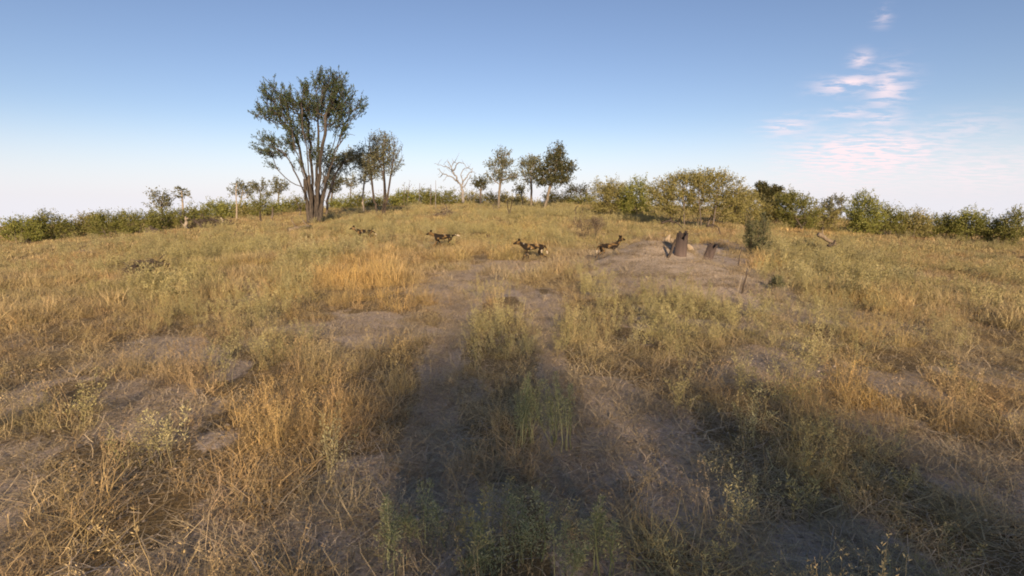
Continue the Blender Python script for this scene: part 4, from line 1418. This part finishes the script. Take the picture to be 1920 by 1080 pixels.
def wild_dog(loc, rz, label, head_dz=0.0, head_dx=0.0, tail='low', stride=0.08, seed=1, pale=0.0, scale=1.0, neck_turn=0.0):
    rng = np.random.default_rng(seed)
    V = []; E = []; R = []

    def add(p, r, par=None):
        V.append(p); R.append(r if isinstance(r, tuple) else (r, r))
        if par is not None: E.append((par, len(V) - 1))
        return len(V) - 1
    pel = add((-0.36, 0, 0.62), 0.105)
    mid = add((-0.14, 0, 0.60), (0.105, 0.11), pel)
    rib = add((0.06, 0, 0.585), (0.125, 0.125), mid)
    che = add((0.22, 0, 0.60), (0.135, 0.12), rib)
    nb = add((0.34, 0, 0.67 + head_dz * 0.3), 0.092, che)
    nk = add((0.44 + head_dx * 0.5, neck_turn * 0.5, 0.735 + head_dz * 0.7), 0.072, nb)
    hd = add((0.53 + head_dx, neck_turn, 0.79 + head_dz), 0.078, nk)
    br = add((0.60 + head_dx, neck_turn * 1.2, 0.785 + head_dz), 0.060, hd)
    mz = add((0.67 + head_dx, neck_turn * 1.4, 0.755 + head_dz), 0.038, br)
    add((0.725 + head_dx, neck_turn * 1.5, 0.742 + head_dz), 0.028, mz)
    for s in (-1, 1):
        e1 = add((0.50 + head_dx, neck_turn + s * 0.055, 0.85 + head_dz), (0.022, 0.03), hd)
        e2 = add((0.495 + head_dx, neck_turn + s * 0.085, 0.90 + head_dz), (0.050, 0.020), e1)
        add((0.49 + head_dx, neck_turn + s * 0.10, 0.945 + head_dz), (0.034, 0.014), e2)
    for s in (-1, 1):
        st = stride * s
        sh_ = add((0.23, s * 0.085, 0.50), (0.06, 0.05), che)
        el = add((0.20 + st * 0.4, s * 0.09, 0.37), 0.036, sh_)
        wr = add((0.235 + st * 1.4, s * 0.09, 0.19), 0.024, el)
        pa = add((0.235 + st * 2.0, s * 0.09, 0.045), 0.022, wr)
        add((0.285 + st * 2.0, s * 0.09, 0.02), 0.024, pa)
        hp = add((-0.35, s * 0.085, 0.52), (0.075, 0.055), pel)
        kn = add((-0.27 - st * 0.5, s * 0.095, 0.37), 0.046, hp)
        hk = add((-0.44 - st * 1.2, s * 0.095, 0.21), 0.024, kn)
        pp = add((-0.40 - st * 1.9, s * 0.095, 0.045), 0.022, hk)
        add((-0.35 - st * 1.9, s * 0.095, 0.02), 0.024, pp)
    tl = {'low': [(-0.47, 0, 0.62), (-0.53, 0, 0.52), (-0.555, 0, 0.41), (-0.565, 0, 0.31)],
          'out': [(-0.48, 0, 0.66), (-0.58, 0, 0.68), (-0.68, 0, 0.66), (-0.78, 0, 0.62)],
          'mid': [(-0.47, 0, 0.63), (-0.56, 0, 0.56), (-0.64, 0, 0.47), (-0.70, 0, 0.38)]}[tail]
    pr = pel
    for p, r in zip(tl, (0.034, 0.032, 0.040, 0.026)): pr = add(p, r, pr)
    me = bpy.data.meshes.new('wild_dog')
    me.from_pydata([tuple(c * scale for c in v) for v in V], E, [])
    o = bpy.data.objects.new('wild_dog', me)
    COL.objects.link(o)
    sk = o.modifiers.new('skin', 'SKIN'); sk.use_smooth_shade = True
    for i, sv in enumerate(me.skin_vertices[0].data):
        sv.radius = (R[i][0] * scale, R[i][1] * scale)
        sv.use_root = (i == 0)
    o.modifiers.new('sub', 'SUBSURF').levels = 2
    dg = bpy.context.evaluated_depsgraph_get()
    m2 = bpy.data.meshes.new_from_object(o.evaluated_get(dg))
    o.modifiers.clear()
    o.data = m2
    n = len(m2.vertices)
    co = np.zeros(n * 3, dtype=np.float32); m2.vertices.foreach_get('co', co); co = co.reshape(-1, 3) / scale
    nz = vnoise(co[:, 0] * 10 + seed * 13 + co[:, 1] * 4, co[:, 2] * 10 + co[:, 1] * 5, 0.85, seed, 3)
    nw = vnoise(co[:, 0] * 10 + seed * 7 - co[:, 1] * 4, co[:, 2] * 10, 1.0, seed + 50, 2)
    blk = np.array([0.022, 0.016, 0.012]); tan = np.array([0.22, 0.135, 0.055]); wht = np.array([0.46, 0.38, 0.27])
    c = np.where((nz > 0.39)[:, None], blk, tan)
    c = np.where((nw > 0.76)[:, None], wht, c)
    c = np.where((co[:, 0] > 0.585 + head_dx)[:, None], blk, c)                       # black mask and muzzle
    neck = (co[:, 0] > 0.40 + head_dx * 0.5) & (co[:, 0] <= 0.585 + head_dx) & (co[:, 2] < 0.86 + head_dz)
    c = np.where((neck & (nz < 0.56))[:, None], tan * 0.8, c)
    ear = (co[:, 2] > 0.855 + head_dz) & (co[:, 0] > 0.4)
    c = np.where(ear[:, None], blk, c)
    tx = tl[2][0]; tz = tl[2][2]
    tip = (co[:, 0] < tx + 0.045) & (np.abs(co[:, 1]) < 0.06) & ((co[:, 2] < tz + 0.03) | (tail == 'out')) & (co[:, 2] > 0.28)
    c = np.where(tip[:, None], wht * 1.1, c)
    leg = co[:, 2] < 0.33
    c = np.where((leg & (nz > 0.40) & ~tip)[:, None], np.where((nw > 0.35)[:, None], blk * 2, tan), c)
    A = np.ones((n, 4)); A[:, :3] = c
    at = m2.attributes.new('coat', 'FLOAT_COLOR', 'POINT'); at.data.foreach_set('color', A.astype(np.float32).ravel())
    m2.materials.clear(); m2.materials.append(M_COAT)
    o.location = (loc[0], loc[1], g1(loc[0], loc[1]) - 0.10)
    o.rotation_euler = (0, 0, rz)
    tag(o, label, 'wild dog', 'pack of wild dogs')
    return o


def dog_at(px, d, *a, **k):
    X = at_depth(px, 470, d)[0]
    return wild_dog((X, d), *a, **k)


dog_at(998, 17.6, PI + 0.06, 'largest mottled wild dog, trotting left with big round dark ears, in the centre', head_dz=-0.04, tail='low', seed=3, stride=0.07, scale=0.92)
dog_at(830, 22.5, PI - 0.05, 'dark mottled wild dog with a white tail tip trotting left, second dog from the left', head_dz=-0.05, tail='out', seed=8, stride=0.10)
dog_at(683, 27.5, PI + 0.1, 'smallest and farthest wild dog facing left, deep in the grass near the tallest tree', head_dz=-0.02, tail='mid', seed=12, stride=0.06)
dog_at(1143, 17.4, 0.22, 'wild dog facing right with its head held high, beside the sandy mound', head_dz=0.09, head_dx=-0.05, tail='low', seed=21, stride=0.05, scale=0.84)


# ------------------------------------------------------------------ single plants in the foreground
def herb_plant(x, y, h, label, seed, n_st=7, spread=0.12, dense=170):
    rng = np.random.default_rng(seed)
    base = np.array([x, y, g1(x, y)])
    root = empty('feathery_plant', base)
    tag(root, label, 'plant', 'feathery green plants in the foreground')
    stems, leaves = [], []
    for k in range(n_st):
        hh = h * (1 if k == 0 else rng.uniform(0.55, 0.95))
        st, lv, C = stalk(rng, hh, 0.009, rng.uniform(0.02, 0.14) * (k > 0), dense, 0.018, 0.0055, 0.095)
        o = np.array([*(rng.normal(0, spread, 2) * (k > 0)), 0])
        stems.append((st[0] + o, *st[1:])); leaves.append((lv[0] + o, *lv[1:]))
    link('stem', to_mesh('stem', stems, ML_HERB), root)
    link('foliage', to_mesh('foliage', leaves, ML_HERB), root)


for i, (px, d, top, lab, ns) in enumerate((
        (985, 4.05, 692, 'upright feathery green plant, left plume of the pair in the centre foreground', 12),
        (1046, 4.1, 700, 'upright feathery green plant, right plume of the pair in the centre foreground', 12),
        (728, 2.62, 940, 'feathery green plant with a bright tip at the bottom edge, leftmost', 6),
        (797, 2.75, 912, 'wispy tall green plant at the bottom edge, second from the left', 6),
        (905, 2.5, 985, 'low feathery green plant at the bottom edge, middle one', 7),
        (1000, 2.6, 935, 'dull green feathery plant at the bottom edge, under the centre pair', 7),
        (1062, 2.45, 985, 'short feathery green plant at the bottom edge with curled pale tips', 6),
        (1128, 2.6, 938, 'feathery green plant with a bright leaning tip at the bottom edge, rightmost', 6))):
    X = at_depth(px, top, d)[0]
    h = at_depth(px, top, d)[2] - g1(X, d)
    herb_plant(X, d, h, lab, 200 + i, ns, 0.05, 230)


# ------------------------------------------------------------------ trees behind the camera: their crowns shade the foreground
def shade_tree(name, label, x, y, cz, lobes, n_leaf, seed, r_base=0.16, ls=0.17, n_att=420):
    ctr = np.array([x, y, g1(x, y)])
    w = [(np.array(c), r) for c, r in lobes]
    make_tree(name, label, 'tree', 0, 0, [], pos=ctr, wells=w, leaf=ML_BIG, bark=MB_GREY, n_att=n_att, n_leaf=n_leaf, ls=ls, lw=ls * 0.42, r_base=r_base, stems=3, seed=seed,
              spread=0.30, trunk_h=0.9, step=0.36, foot=0.2)


shade_tree('shade_tree', 'broad leafy tree behind the camera throwing dappled shade on the foreground', 4.4, -18, 4,
           [((-1.0, 0, 5.7), (2.0, 1.5, 1.3)), ((1.6, 0, 5.6), (2.2, 1.5, 1.35)), ((0.5, 0, 3.9), (3.0, 1.5, 1.4)), ((-2.0, 0, 7.3), (0.9, 1.0, .7)), ((0.9, .2, 6.9), (0.7, 1.0, .5))], 25000, 71, r_base=0.15, ls=.15)
shade_tree('shade_tree', 'second leafy tree behind the camera, right of the broad shade tree', 8.2, -17.5, 3,
           [((-1.2, 0, 5.3), (2.2, 1.5, 1.4)), ((1.2, .3, 4.8), (2.4, 1.5, 1.7)), ((0, 0, 2.6), (3.0, 1.5, 1.4))], 19000, 72, r_base=0.14, ls=.15)
